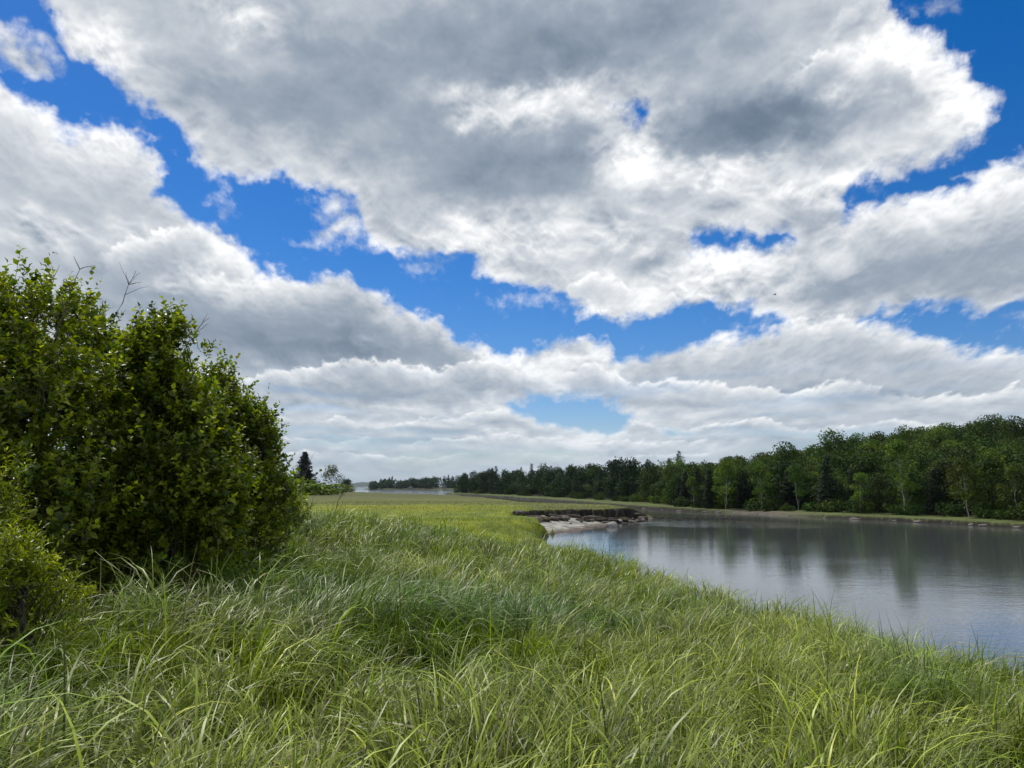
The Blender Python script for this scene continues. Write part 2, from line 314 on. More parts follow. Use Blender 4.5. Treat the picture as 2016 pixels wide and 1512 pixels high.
def rough_mat(name, c1, c2, scale=8., rough=.85, bump=.3, dist=.02, attr=False):
    """Bark, mud, stone: two colours mixed by noise, with relief; 'attr' multiplies in a colour per vertex."""
    m, t, out = new_mat(name); L = t.links.new
    tcn = t.nodes.new('ShaderNodeTexCoord')
    n = t.nodes.new('ShaderNodeTexNoise'); n.inputs['Scale'].default_value = scale; n.inputs['Detail'].default_value = 8; n.inputs['Roughness'].default_value = .65
    L(tcn.outputs['Object'], n.inputs['Vector'])
    r = t.nodes.new('ShaderNodeValToRGB'); r.color_ramp.elements[0].position = .35; r.color_ramp.elements[1].position = .68
    r.color_ramp.elements[0].color = (*c1, 1); r.color_ramp.elements[1].color = (*c2, 1)
    L(n.outputs['Fac'], r.inputs[0]); c = r.outputs[0]
    if attr:
        at = t.nodes.new('ShaderNodeAttribute'); at.attribute_name = 'Col'
        mm = t.nodes.new('ShaderNodeMix'); mm.data_type = 'RGBA'; mm.blend_type = 'MULTIPLY'; mm.inputs[0].default_value = 1
        L(at.outputs['Color'], mm.inputs[6]); L(c, mm.inputs[7]); c = mm.outputs[2]
    p = t.nodes.new('ShaderNodeBsdfPrincipled'); p.inputs['Roughness'].default_value = rough; p.inputs['Specular IOR Level'].default_value = .25
    L(c, p.inputs['Base Color'])
    b = t.nodes.new('ShaderNodeBump'); b.inputs['Strength'].default_value = bump; b.inputs['Distance'].default_value = dist
    L(n.outputs['Fac'], b.inputs['Height']); L(b.outputs[0], p.inputs['Normal']); L(p.outputs[0], out.inputs[0])
    return m
M_GRASS = foliage_mat('grass_blades', .22, .42, .40, (1.1, 1.3, .4))
M_LEAF = foliage_mat('shrub_leaves', .45, .34, .42, (1.45, 1.55, .35))
M_WOOD = foliage_mat('tree_leaves', .22, .6, .2, (1.3, 1.3, .5), vary=1.0)
M_NEEDLE = foliage_mat('needles', .08, .6, .2, (1.1, 1.2, .6), vary=.6)
M_BARK = rough_mat('grey_brown_bark', (.045, .036, .028), (.13, .115, .095), 14, .9)
M_PALE = rough_mat('pale_bark', (.22, .21, .19), (.5, .49, .45), 9, .85)
M_TWIG = rough_mat('dry_twig', (.10, .085, .07), (.24, .21, .18), 20, .9)
M_GROUND = rough_mat('marsh_ground', (.62, .62, .62), (1.3, 1.3, 1.3), 1.6, .9, .55, .06, attr=True)
M_PEAT = rough_mat('peat', (.016, .012, .009), (.075, .058, .044), 5, .9, .6, .05)
M_MUDCLOD = rough_mat('grey_mud', (.12, .10, .085), (.34, .30, .26), 5, .75, .5, .04)
M_STONE = rough_mat('grey_stone', (.16, .15, .14), (.42, .40, .37), 6, .8, .4, .03)

# ---------------------------------------------------------------- land and water, metres, water surface at z = 0
BANK = [(14, -60), (13.6, 0), (12.2, 5), (10.7, 9), (9.6, 12.7), (8.9, 15), (8.1, 17.5), (6.6, 23), (5.3, 34), (3.0, 43), (2.2, 50), (1.9, 57), (2.3, 63), (3.2, 66.5)]
MUDLINE = [(3.2, 66.5), (5.3, 69), (7.3, 74), (9.2, 79), (12.3, 86), (15.2, 92), (17.8, 99)]
REAR = [(16.9, 106), (12, 120), (5, 134), (2, 142), (0, 165), (-7, 215), (-22, 290), (-40, 325), (-58, 365), (-84, 425), (-118, 560), (-142, 700), (-330, 1300), (-6000, 1500), (-6000, -6000), (40, -6000)]
LAND = BANK+MUDLINE[1:]+REAR
CUT = [(16.6, 98.5), (14.4, 93.6), (12.6, 90.2), (11, 88.7), (9.2, 87.6), (7.1, 87.2), (4.7, 86), (2.6, 83.6), (1.1, 79.5), (.3, 75), (.4, 71), (1.3, 68)]
MUD = MUDLINE+CUT
FAR = [(12, 196), (21.6, 141), (28, 122), (33, 115), (39, 100), (45, 87), (48, 77), (50.5, 68), (60, 40), (78, 0), (110, -100), (6000, -6000), (6000, 3000), (900, 900), (20, 600), (-28, 480), (-38, 412), (-34, 395), (-15, 335), (0, 262)]
ISLAND = [(-192, 975), (-150, 955), (-75, 945), (50, 948), (200, 1000), (200, 1300), (-130, 1300)]
def land_fields(x, y):
    x = np.asarray(x, np.float32); y = np.asarray(y, np.float32)
    wob = .3+.7/(1+np.exp(-(y-30)/8))
    jx = gnoise(x*.55, y*.55, 3)*1.5*wob+gnoise(x*2.2, y*2.2, 5)*.35*wob
    jy = gnoise(x*.5+9, y*.5, 4)*2.0*wob+gnoise(x*2.1+5, y*2.1, 6)*.5*wob
    far = np.clip((y-140)/200, 0, 1)
    jx = jx+far*gnoise(x*.06, y*.03, 8)*9; jy = jy+far*gnoise(x*.05, y*.03, 9)*14
    X, Y = x+jx, y+jy
    return poly_sd(X, Y, LAND), poly_sd(X, Y, MUD), poly_sd(X, Y, FAR), poly_sd(X, Y, ISLAND)
def height(x, y, parts=False):
    x = np.asarray(x, np.float32); y = np.asarray(y, np.float32)
    dL, dM, dF, dI = land_fields(x, y)
    n1 = fbm(x*.12, y*.12, 4, 15); n2 = fbm(x*.9, y*.9, 3, 19)
    # near side: a grassed rise under the camera falling to the marsh
    rise = sstep(74, 14, y)*sstep(8.5, -3.5, x-.02*y)
    plat = 1.30+1.12*rise+.12*sstep(62, 74, y)*sstep(130, 95, y)-.42*sstep(105, 210, y)+.10*n1*sstep(140, 40, y)+.03*n2
    k = .15+.8*sstep(50, 66, y)
    plat = np.minimum(plat, .42+k*np.maximum(dL, 0))
    tip = sstep(13.5, 17.5, x)*sstep(70, 80, y)
    plat = plat*(1-.6*tip)
    mud = np.clip(.105*dL+.11*n2+.10*n1+.02, -.2, .68)
    stepw = .5
    zin = np.where(dM > 0, mud, mud+(plat-mud)*sstep(0, stepw, -dM))
    shore = sstep(0, .55, dL)
    atmud = sstep(-1.2, -.2, dM)*(dL > 0)
    zL = np.where(atmud > 0, zin*np.minimum(1, atmud+shore), plat*shore)
    # thin muddy pans in the far marsh
    pan = pans(x, y)
    zL = zL-.16*pan
    # far side: low marsh shelf, a beach, then the wooded hill
    beach = np.exp(-(((x-34)/5)**2+((y-109)/10)**2))
    wF = .8+1.0*sstep(90, 160, y)
    fb = .42+.10*sstep(85, 150, y)
    zF = fb*sstep(0, wF, dF)*(1-beach)+beach*np.clip(dF*.075, 0, .9)+.012*np.clip(dF, 0, 30)+.06*n1+.03*n2
    zF = zF*np.minimum(1, sstep(0, wF*.8, dF)+beach)
    zF = zF+11.5*(.5+.5*sstep(85, 175, y))*sstep(18, 112, dF)*sstep(340, 170, y)*sstep(-2, 25, x)+.8*sstep(30, 90, dF)*n1
    zI = 1.2*sstep(0, 8, dI)+1.5*sstep(10, 60, dI)
    z = np.where(dL > 0, zL, np.where(dF > 0, zF, np.where(dI > 0, zI, -1.4)))
    bed = np.maximum(np.maximum(dL, dF), dI)
    z = np.where(bed <= 0, np.maximum(-1.4, bed*.22-.03), np.maximum(z, .015))
    if parts: return z, dL, dM, dF, dI, beach, pan, n1, n2
    return z
PANS = [((-48, 226), (-37, 224), 2.2), ((-32, 196), (-20, 180), 2.0), ((-21, 182), (-8, 156), 1.7), ((-9, 158), (-.5, 143), 1.3)]
def pans(x, y):
    o = np.zeros(np.shape(x), np.float32)
    for (ax, ay), (bx, by), w in PANS:
        ex, ey = bx-ax, by-ay
        t = np.clip(((x-ax)*ex+(y-ay)*ey)/(ex*ex+ey*ey), 0, 1)
        d = np.hypot(x-ax-ex*t, (y-ay-ey*t)*.28)+.6*gnoise(x*.3, y*.1, 44)
        o = np.maximum(o, sstep(w*.5, w*.3, d))
    return o
def grow(a, step, f, lim):
    o = []
    while abs(a) < lim: a += step; step *= f; o.append(a)
    return o
xs = np.concatenate([np.arange(-16, -1, .34), np.arange(-1, 18.4, .2), np.arange(18.4, 54, .34)]); xs = np.concatenate([grow(-16, -.36, 1.055, 6000)[::-1], xs, grow(xs[-1], .36, 1.06, 6000)])
ys = np.concatenate([[-4000, -1200, -300, -90, -45, -25, -15, -9, -5, -2], np.arange(0, 60, .4), np.arange(60, 78, .27), np.arange(78, 97, .17), np.arange(97, 126, .27)])
ys = np.concatenate([ys, grow(ys[-1], .3, 1.022, 7000)])
GX, GY = np.meshgrid(xs, ys)
z, dL, dM, dF, dI, beach, pan, n1, n2 = height(GX.ravel(), GY.ravel(), True)
gx, gy = GX.ravel(), GY.ravel()
nx, ny = len(xs), len(ys)
zz = z.reshape(ny, nx)
slope = np.hypot(np.gradient(zz, ys, axis=0), np.gradient(zz, xs, axis=1)).ravel()
def lerp(a, b, t): return a+(np.asarray(b, float)-a)*np.asarray(t)[..., None]
def turf_colour(x, y, n1, n2):
    """What grows where: rank sedge near, yellow-green meadow, brown-olive marsh beyond."""
    c = np.ones((len(x), 3))*np.array([.125, .155, .032])
    yb = 36+np.maximum(0, -x)*1.1+np.maximum(0, x)*2
    wild = gnoise(x*.16, y*.05, 71); w2 = gnoise(x*.5, y*.16, 72)
    m = sstep(-3, 4, y-yb+wild*5)
    c = lerp(c, [.25, .29, .018], m)
    c = lerp(c, [.16, .215, .024], np.clip(m*sstep(-.15, .35, w2+.5*wild), 0, .8))
    band = np.exp(-((y-94-wild*16)/11)**2)*sstep(-48, -26, x)*sstep(4, -8, x)
    c = lerp(c, [.36, .31, .012], band*.65*sstep(-.25, .3, w2+wild*.6+.1))
    c = lerp(c, [.13, .135, .04], sstep(-1, 4, x)*sstep(70, 80, y)*.8)
    br = sstep(100, 126, y+wild*12+w2*5)
    c = lerp(c, [.15, .165, .028], br)
    c = lerp(c, [.115, .122, .034], sstep(170, 240, y+wild*25)*.8)
    return c*(1+.35*n2+.25*n1)[..., None]
col = turf_colour(gx, gy, n1, n2)*.8
# soil under the tall grass
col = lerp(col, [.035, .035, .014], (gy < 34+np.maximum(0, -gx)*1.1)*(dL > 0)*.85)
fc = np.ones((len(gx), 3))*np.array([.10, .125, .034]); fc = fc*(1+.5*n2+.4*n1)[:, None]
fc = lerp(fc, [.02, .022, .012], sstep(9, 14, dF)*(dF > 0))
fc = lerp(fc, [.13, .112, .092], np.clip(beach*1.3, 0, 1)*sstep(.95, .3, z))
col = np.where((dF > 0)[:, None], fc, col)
ic = np.ones((len(gx), 3))*np.array([.08, .085, .04]); col = np.where((dI > 0)[:, None], ic, col)
# bare mud and the dark cut peat face, with overhang shade painted in
mudc = lerp(np.ones((len(gx), 3))*np.array([.39, .385, .34]), [.19, .175, .15], sstep(-.12, .18, n1*.6+1.3*n2))
mudc = lerp(mudc, [.12, .092, .075], sstep(.22, .05, z+.04*n2))
mudc = lerp(mudc, [.14, .118, .10], sstep(7.5, 11.5, gx+3*n2)*.85)
inmud = sstep(-.12, .05, dM)*(dL > 0)
col = lerp(col, mudc, inmud)
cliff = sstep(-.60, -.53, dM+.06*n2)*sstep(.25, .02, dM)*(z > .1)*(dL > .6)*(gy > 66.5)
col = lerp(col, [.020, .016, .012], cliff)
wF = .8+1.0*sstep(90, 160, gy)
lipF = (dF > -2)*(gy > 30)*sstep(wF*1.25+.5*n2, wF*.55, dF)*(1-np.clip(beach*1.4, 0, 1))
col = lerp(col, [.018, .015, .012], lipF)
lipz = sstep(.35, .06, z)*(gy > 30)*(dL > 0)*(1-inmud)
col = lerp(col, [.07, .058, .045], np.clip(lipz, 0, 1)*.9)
col = lerp(col, [.33, .31, .28], pan*.9)
bedm = (z < 0)&(lipF < .2)
col = np.where(bedm[:, None], np.array([.045, .042, .03]), col)
i, j = np.meshgrid(np.arange(ny-1), np.arange(nx-1), indexing='ij')
F = np.stack([i*nx+j, i*nx+j+1, (i+1)*nx+j+1, (i+1)*nx+j], -1).reshape(-1, 4)
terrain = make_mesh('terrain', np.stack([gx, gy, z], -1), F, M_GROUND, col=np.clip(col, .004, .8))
tag(terrain, kind='structure')

def water_mat():
    m, t, out = new_mat('river_water'); L = t.links.new
    p = t.nodes.new('ShaderNodeBsdfPrincipled')
    p.inputs['Base Color'].default_value = (.085, .095, .098, 1); p.inputs['Roughness'].default_value = .025
    p.inputs['IOR'].default_value = 2.4; p.inputs['Specular IOR Level'].default_value = .5
    g = t.nodes.new('ShaderNodeNewGeometry')
    def noise(scale, vec, det, rough=.55):
        mp = t.nodes.new('ShaderNodeMapping'); mp.inputs['Scale'].default_value = scale; L(g.outputs['Position'], mp.inputs[0])
        n = t.nodes.new('ShaderNodeTexNoise'); n.inputs['Scale'].default_value = 1; n.inputs['Detail'].default_value = det; n.inputs['Roughness'].default_value = rough
        L(mp.outputs[0], n.inputs['Vector']); return n.outputs['Fac']
    fine = noise((5.5, 11., 1), g, 3)
    mid = noise((1.1, 2.6, 1), g, 3)
    slow = noise((.16, .32, 1), g, 2)
    # open water is ruffled; under the far bank and in the back channel it lies calm
    sp = t.nodes.new('ShaderNodeSeparateXYZ'); L(g.outputs['Position'], sp.inputs[0])
    X, Y = sp.outputs[0], sp.outputs[1]
    def ramp(v, a, b, lo, hi):
        m_ = t.nodes.new('ShaderNodeMapRange'); m_.interpolation_type = 'SMOOTHSTEP'
        for i_, q_ in enumerate((a, b, lo, hi)): m_.inputs[i_+1].default_value = q_
        L(v, m_.inputs[0]); return m_.outputs[0]
    gust = noise((.05, .10, 1), g, 4, .6)
    edge = mth('ADD', X, mth('MULTIPLY', mth('SUBTRACT', gust, .5, t), 16., t), t)
    calm1 = ramp(edge, 12.5, 19, 0, 1)
    calm2 = ramp(Y, 102, 112, 0, 1)
    bay = ramp(Y, 240, 330, 0, 1)
    calm = mth('MULTIPLY', mth('MAXIMUM', mth('MULTIPLY', calm1, ramp(Y, 22, 34, .25, 1), t), calm2, t), mth('SUBTRACT', 1., bay, t), t)
    amp_ = ramp(calm, 0, 1, .32, .42)
    amp_ = mth('ADD', amp_, ramp(Y, 16, 30, .3, 0), t)
    amp_ = mth('ADD', amp_, mth('MULTIPLY', bay, 2.2, t), t)
    amp_ = mth('MULTIPLY', amp_, ramp(gust, .3, .7, .75, 1.2), t)
    # a riffle off the end of the mud bank
    rx = mth('DIVIDE', mth('SUBTRACT', mth('ADD', sp.outputs[0], mth('MULTIPLY', sp.outputs[1], .10, t), t), 30.5, t), 9.5, t)
    ry = mth('DIVIDE', mth('SUBTRACT', mth('ADD', sp.outputs[1], mth('MULTIPLY', sp.outputs[0], .35, t), t), 91., t), 9., t)
    rr = mth('ADD', mth('MULTIPLY', rx, rx, t), mth('MULTIPLY', ry, ry, t), t)
    rif = t.nodes.new('ShaderNodeMapRange'); rif.interpolation_type = 'SMOOTHSTEP'
    rif.inputs[1].default_value = 1.25; rif.inputs[2].default_value = .35; rif.inputs[3].default_value = 0; rif.inputs[4].default_value = 1
    L(mth('ADD', rr, mth('MULTIPLY', mth('SUBTRACT', slow, .5, t), 2.2, t), t), rif.inputs[0])
    h = mth('ADD', mth('MULTIPLY', fine, .006, t), mth('MULTIPLY', mid, .012, t), t)
    h = mth('MULTIPLY', h, amp_, t)
    h = mth('ADD', h, mth('MULTIPLY', slow, .006, t), t)
    chop = noise((.22, .8, 1), g, 5, .65)
    h = mth('ADD', h, mth('MULTIPLY', mth('MULTIPLY', chop, rif.outputs[0], t), .05, t), t)
    b = t.nodes.new('ShaderNodeBump'); b.inputs['Strength'].default_value = 1; b.inputs['Distance'].default_value = 1
    L(h, b.inputs['Height']); L(b.outputs[0], p.inputs['Normal']); L(p.outputs[0], out.inputs[0])
    return m
M_WATER = water_mat()
g = Geo()
g.add([(-9000, -4000, 0), (9000, -4000, 0), (9000, 11000, 0), (-9000, 11000, 0)], [(0, 1, 2, 3)])
tag(g.build('water', M_WATER), kind='structure')
# the blue hill far across the bay
hx, hy = np.meshgrid(np.linspace(-1, 1, 41), np.linspace(-1, 1, 21))
hz = np.clip(1-hx**2, 0, 1)**.8*np.clip(1-hy**2, 0, 1)*44*(1+.25*gnoise(hx*3, hy*2, 5))-1
i, j = np.meshgrid(np.arange(20), np.arange(40), indexing='ij')
hill = make_mesh('hill', np.stack([-1530+hx.ravel()*150, 8000+hy.ravel()*400, hz.ravel()], -1), np.stack([i*41+j, i*41+j+1, (i+1)*41+j+1, (i+1)*41+j], -1).reshape(-1, 4),
                 rough_mat('wooded_slope', (.02, .03, .015), (.04, .055, .025), .2))
tag(hill, kind='structure')

# ---------------------------------------------------------------- grass: every blade a bent ribbon
def palette(n, cols, w):
    k = rng.choice(len(cols), n, p=np.array(w)/sum(w)); return np.array(cols, float)[k]
def blades(x, y, L, wid, phi, th0, bend, seg, col, z0=None, tipc=None):
    """Ribbons rooted on the ground: length, width, heading, first lean, total bend (radians), colour."""
    n = len(x)
    z0 = height(x, y)-.03 if z0 is None else z0
    t = np.linspace(0, 1, seg+1)
    th = th0[:, None]+bend[:, None]*t[None, :]**1.35
    dl = (L/seg)[:, None]
    tm = .5*(th[:, 1:]+th[:, :-1])
    hz_ = np.concatenate([np.zeros((n, 1)), np.cumsum(np.sin(tm)*dl, 1)], 1)
    vz = np.concatenate([np.zeros((n, 1)), np.cumsum(np.cos(tm)*dl, 1)], 1)
    twist = rng.normal(0, .35, n)[:, None]*t[None, :]
    px = x[:, None]+np.cos(phi)[:, None]*hz_; py = y[:, None]+np.sin(phi)[:, None]*hz_; pz = z0[:, None]+vz
    w = .5*wid[:, None]*np.clip((1-t**2.2)*(.55+1.2*np.minimum(t, .35)), .02, 1)[None, :]
    ax = -np.sin(phi)[:, None]*np.cos(twist); ay = np.cos(phi)[:, None]*np.cos(twist); az_ = np.sin(twist)
    A = np.stack([px-ax*w, py-ay*w, pz-az_*w], -1); B = np.stack([px+ax*w, py+ay*w, pz+az_*w], -1)
    V = np.stack([A, B], 2).reshape(n, -1, 3)
    m = 2*(seg+1)
    k = np.arange(seg)
    q = np.stack([2*k, 2*k+1, 2*k+3, 2*k+2], -1)
    F = (q[None]+(np.arange(n)*m)[:, None, None]).reshape(-1, 4)
    c = np.repeat(col[:, None, :], m, 1)
    tt = np.repeat(t, 2)[None, :, None]
    if tipc is not None: c = c*(1-tt**2*.6)+tipc[:, None, :]*tt**2*.6
    return V.reshape(-1, 3), F, c.reshape(-1, 3)
def wedge(r0, r1, dens, half=.80):
    n = int(dens*half*(r1*r1-r0*r0))
    r = np.sqrt(rng.uniform(r0*r0, r1*r1, n)); a = rng.uniform(-half, half, n)
    return r*np.sin(a), r*np.cos(a)
def grass_patch(r0, r1, tufts, per, L, wid, seg, spread, tall=True, extra=None):
    cx_, cy_ = wedge(r0, r1, tufts)
    dL = poly_sd(cx_.astype(np.float32), cy_.astype(np.float32), LAND)
    yb = 36+np.maximum(0, -cx_)*1.1+np.maximum(0, cx_)*2
    wob_ = gnoise(cx_*.16, cy_*.05, 71)*5
    keep = (dL > .15)&((cy_+wob_ < yb) if tall else (cy_+wob_ > yb-2))
    if extra is not None: keep &= extra(cx_, cy_)
    cx_, cy_ = cx_[keep], cy_[keep]
    n = len(cx_)
    cnt = np.maximum(2, rng.poisson(per, n)); idx = np.repeat(np.arange(n), cnt); N_ = len(idx)
    ra = rng.uniform(0, 2*np.pi, N_); rr = spread*np.sqrt(rng.uniform(0, 1, N_))
    x = cx_[idx]+rr*np.cos(ra); y = cy_[idx]+rr*np.sin(ra)
    # each tuft arches over its own way, loosely along the wind
    tdir = gnoise(cx_*.3, cy_*.3, 31)*4.5+.15+rng.normal(0, .75, n)
    phi = tdir[idx]+rng.normal(0, .6, N_)
    mound = 1+.95*gnoise(cx_*.5+4, cy_*.5, 35)+.6*gnoise(cx_*1.3, cy_*1.3, 36)+rng.normal(0, .14, n)
    Ln = L*np.clip(mound, .38, 1.75)[idx]*rng.uniform(.6, 1.2, N_)
    th0 = np.abs(rng.normal(.12, .14, N_)); bend = np.clip(rng.normal(2.05, .5, N_), .3, 3.0)
    up_ = rng.random(N_) < .10; bend[up_] *= .35
    w = wid*rng.uniform(.6, 1.4, N_)
    blue = sstep(.02, .40, gnoise(x*.22+2, y*.22, 38)+.30*sstep(1.5, -3, x)*sstep(24, 8, y))
    yel = sstep(-.15, .3, gnoise(x*.3+7, y*.3, 39)+.22*sstep(-1, 5, x))
    c = np.ones((N_, 3))*np.array([.108, .160, .009])
    c = lerp(c, [.058, .138, .020], blue*.8)
    c = lerp(c, [.21, .255, .013], yel*.75)
    c = .92*c*np.exp(rng.normal(0, .46, N_))[:, None]*np.exp(rng.normal(0, .2, n))[idx][:, None]
    dead = rng.random(N_) < .045
    c[dead] = np.array([.26, .22, .11])*rng.uniform(.4, 1.2, (dead.sum(), 1))
    tip = c*1.2+np.array([.025, .028, .005])
    dk = rng.random(N_) < .09*sstep(.15, .5, gnoise(x*.6+3, y*.6, 45))+.004     # last year's dark stalks, standing in patches
    c[dk] = np.array([.045, .034, .022])*rng.uniform(.5, 1.6, (dk.sum(), 1)); tip[dk] = c[dk]; bend[dk] = np.abs(rng.normal(0, .3, dk.sum())); w[dk] *= .6
    arch = rng.random(N_) < .09                # the longest blades arch over the rest, paler and wider
    Ln[arch] *= 1.3; w[arch] *= 1.35; bend[arch] = rng.normal(2.25, .3, arch.sum()); c[arch] = c[arch]*1.2+np.array([.045, .055, .015]); tip[arch] = c[arch]*1.2
    return x, y, Ln, w, phi, th0, bend, seg, c, None, tip
VV, FF, CC, off = [], [], [], 0
def put(a):
    global off
    V, F, c = blades(*a); VV.append(V); FF.append(F+off); CC.append(c); off += len(V)
shade_out = lambda x, y: ~((x < -4.6)&(y > 7.5)&(y < 26)&(x < -4.2-.12*(y-8)))
put(grass_patch(1.4, 5.5, 34, 25, .74, .0108, 7, .10))
put(grass_patch(5.5, 11, 21, 25, .74, .0115, 6, .13, True, shade_out))
put(grass_patch(11, 20, 10.5, 24, .76, .014, 5, .19, True, shade_out))
put(grass_patch(20, 34, 3.4, 22, .88, .023, 4, .30, True, shade_out))
put(grass_patch(34, 58, 1.5, 22, .78, .036, 3, .5))
grass = make_mesh('grass', np.concatenate(VV), np.concatenate(FF), M_GRASS, col=np.clip(np.concatenate(CC), .004, .6))
tag(grass, kind='stuff')
# the short meadow beyond and the fringe of the cut bank
def meadow(r0, r1, dens, L, wid, half=.45, where=None):
    x, y = wedge(r0, r1, dens, half)
    xf, yf = x.astype(np.float32), y.astype(np.float32)
    dL, dM, dF, dI = land_fields(xf, yf)
    yb = 36+np.maximum(0, -x)*1.1+np.maximum(0, x)*2
    k = (dL > .3)&(dM < -.6)&(y+gnoise(x*.16, y*.05, 71)*5 > yb-3)
    if where is not None: k &= where(x, y)
    x, y = x[k], y[k]; n = len(x)
    a = fbm(x*.12, y*.12, 4, 15); b = fbm(x*.9, y*.9, 3, 19)
    c = turf_colour(x, y, a, b)*np.exp(rng.normal(0, .18, n))[:, None]
    Ln = L*rng.uniform(.5, 1.3, n)*(1+.4*gnoise(x*.5, y*.3, 61))
    return x, y, Ln, wid*rng.uniform(.6, 1.4, n), rng.uniform(0, 6.28, n), np.abs(rng.normal(.25, .2, n)), np.clip(rng.normal(.9, .5, n), 0, 2.2), 2, c, None, c*1.15
VV, FF, CC, off = [], [], [], 0
put(meadow(34, 62, 26, .28, .035, .5))
put(meadow(62, 100, 11, .19, .045, .35))
put(meadow(100, 150, 2.2, .18, .08, .3))
# ragged turf hanging over the cut
P = np.array(CUT); sl = []
for a, b in zip(P[:-1], P[1:]):
    m = int(np.hypot(*(b-a))*40); t = rng.random(m)[:, None]; sl.append(a+(b-a)*t+rng.normal(0, .5, (m, 2)))
sl = np.concatenate(sl); dd = land_fields(sl[:, 0], sl[:, 1])[1]; sl = sl[(dd < -.5)&(dd > -1.0)]
n = len(sl); c = turf_colour(sl[:, 0], sl[:, 1], np.zeros(n), np.zeros(n))*np.exp(rng.normal(0, .25, n))[:, None]
put((sl[:, 0], sl[:, 1], rng.uniform(.12, .3, n), np.full(n, .05), rng.uniform(-2.6, -.5, n), np.abs(rng.normal(.5, .2, n)), rng.uniform(.6, 1.6, n), 3, c, None, c))
md = make_mesh('meadow_grass', np.concatenate(VV), np.concatenate(FF), M_GRASS, col=np.clip(np.concatenate(CC), .004, .6))
tag(md, kind='stuff')

# ---------------------------------------------------------------- leaves
def unit(v): return v/(np.linalg.norm(v, axis=-1, keepdims=True)+1e-9)
def leaf_mesh(P, D, U, L, W, col, fold=.18):
    """Folded leaves: base point, direction along the leaf, up side, length, width."""
    D = unit(D); S = unit(np.cross(D, U)); Nn = np.cross(S, D)
    L = L[:, None]; W = W[:, None]
    v = np.stack([P, P+D*L*.45+S*W*.5+Nn*W*fold, P+D*L-Nn*L*.12, P+D*L*.45-S*W*.5+Nn*W*fold, P+D*L*.5], 1)
    n = len(P); k = (np.arange(n)*5)[:, None]
    F = np.concatenate([k+np.array([[0, 1, 2, 4]]), k+np.array([[0, 4, 2, 3]])])
    return v.reshape(-1, 3), F, np.repeat(col, 5, 0)
def n3(P, s, seed):
    return (gnoise(P[:, 0]*s, P[:, 1]*s, seed)+gnoise(P[:, 1]*s+5, P[:, 2]*s, seed+1)+gnoise(P[:, 2]*s+9, P[:, 0]*s, seed+2))/1.7
LEAFC = [[.085, .120, .009], [.135, .168, .010], [.21, .235, .013], [.048, .080, .011]]
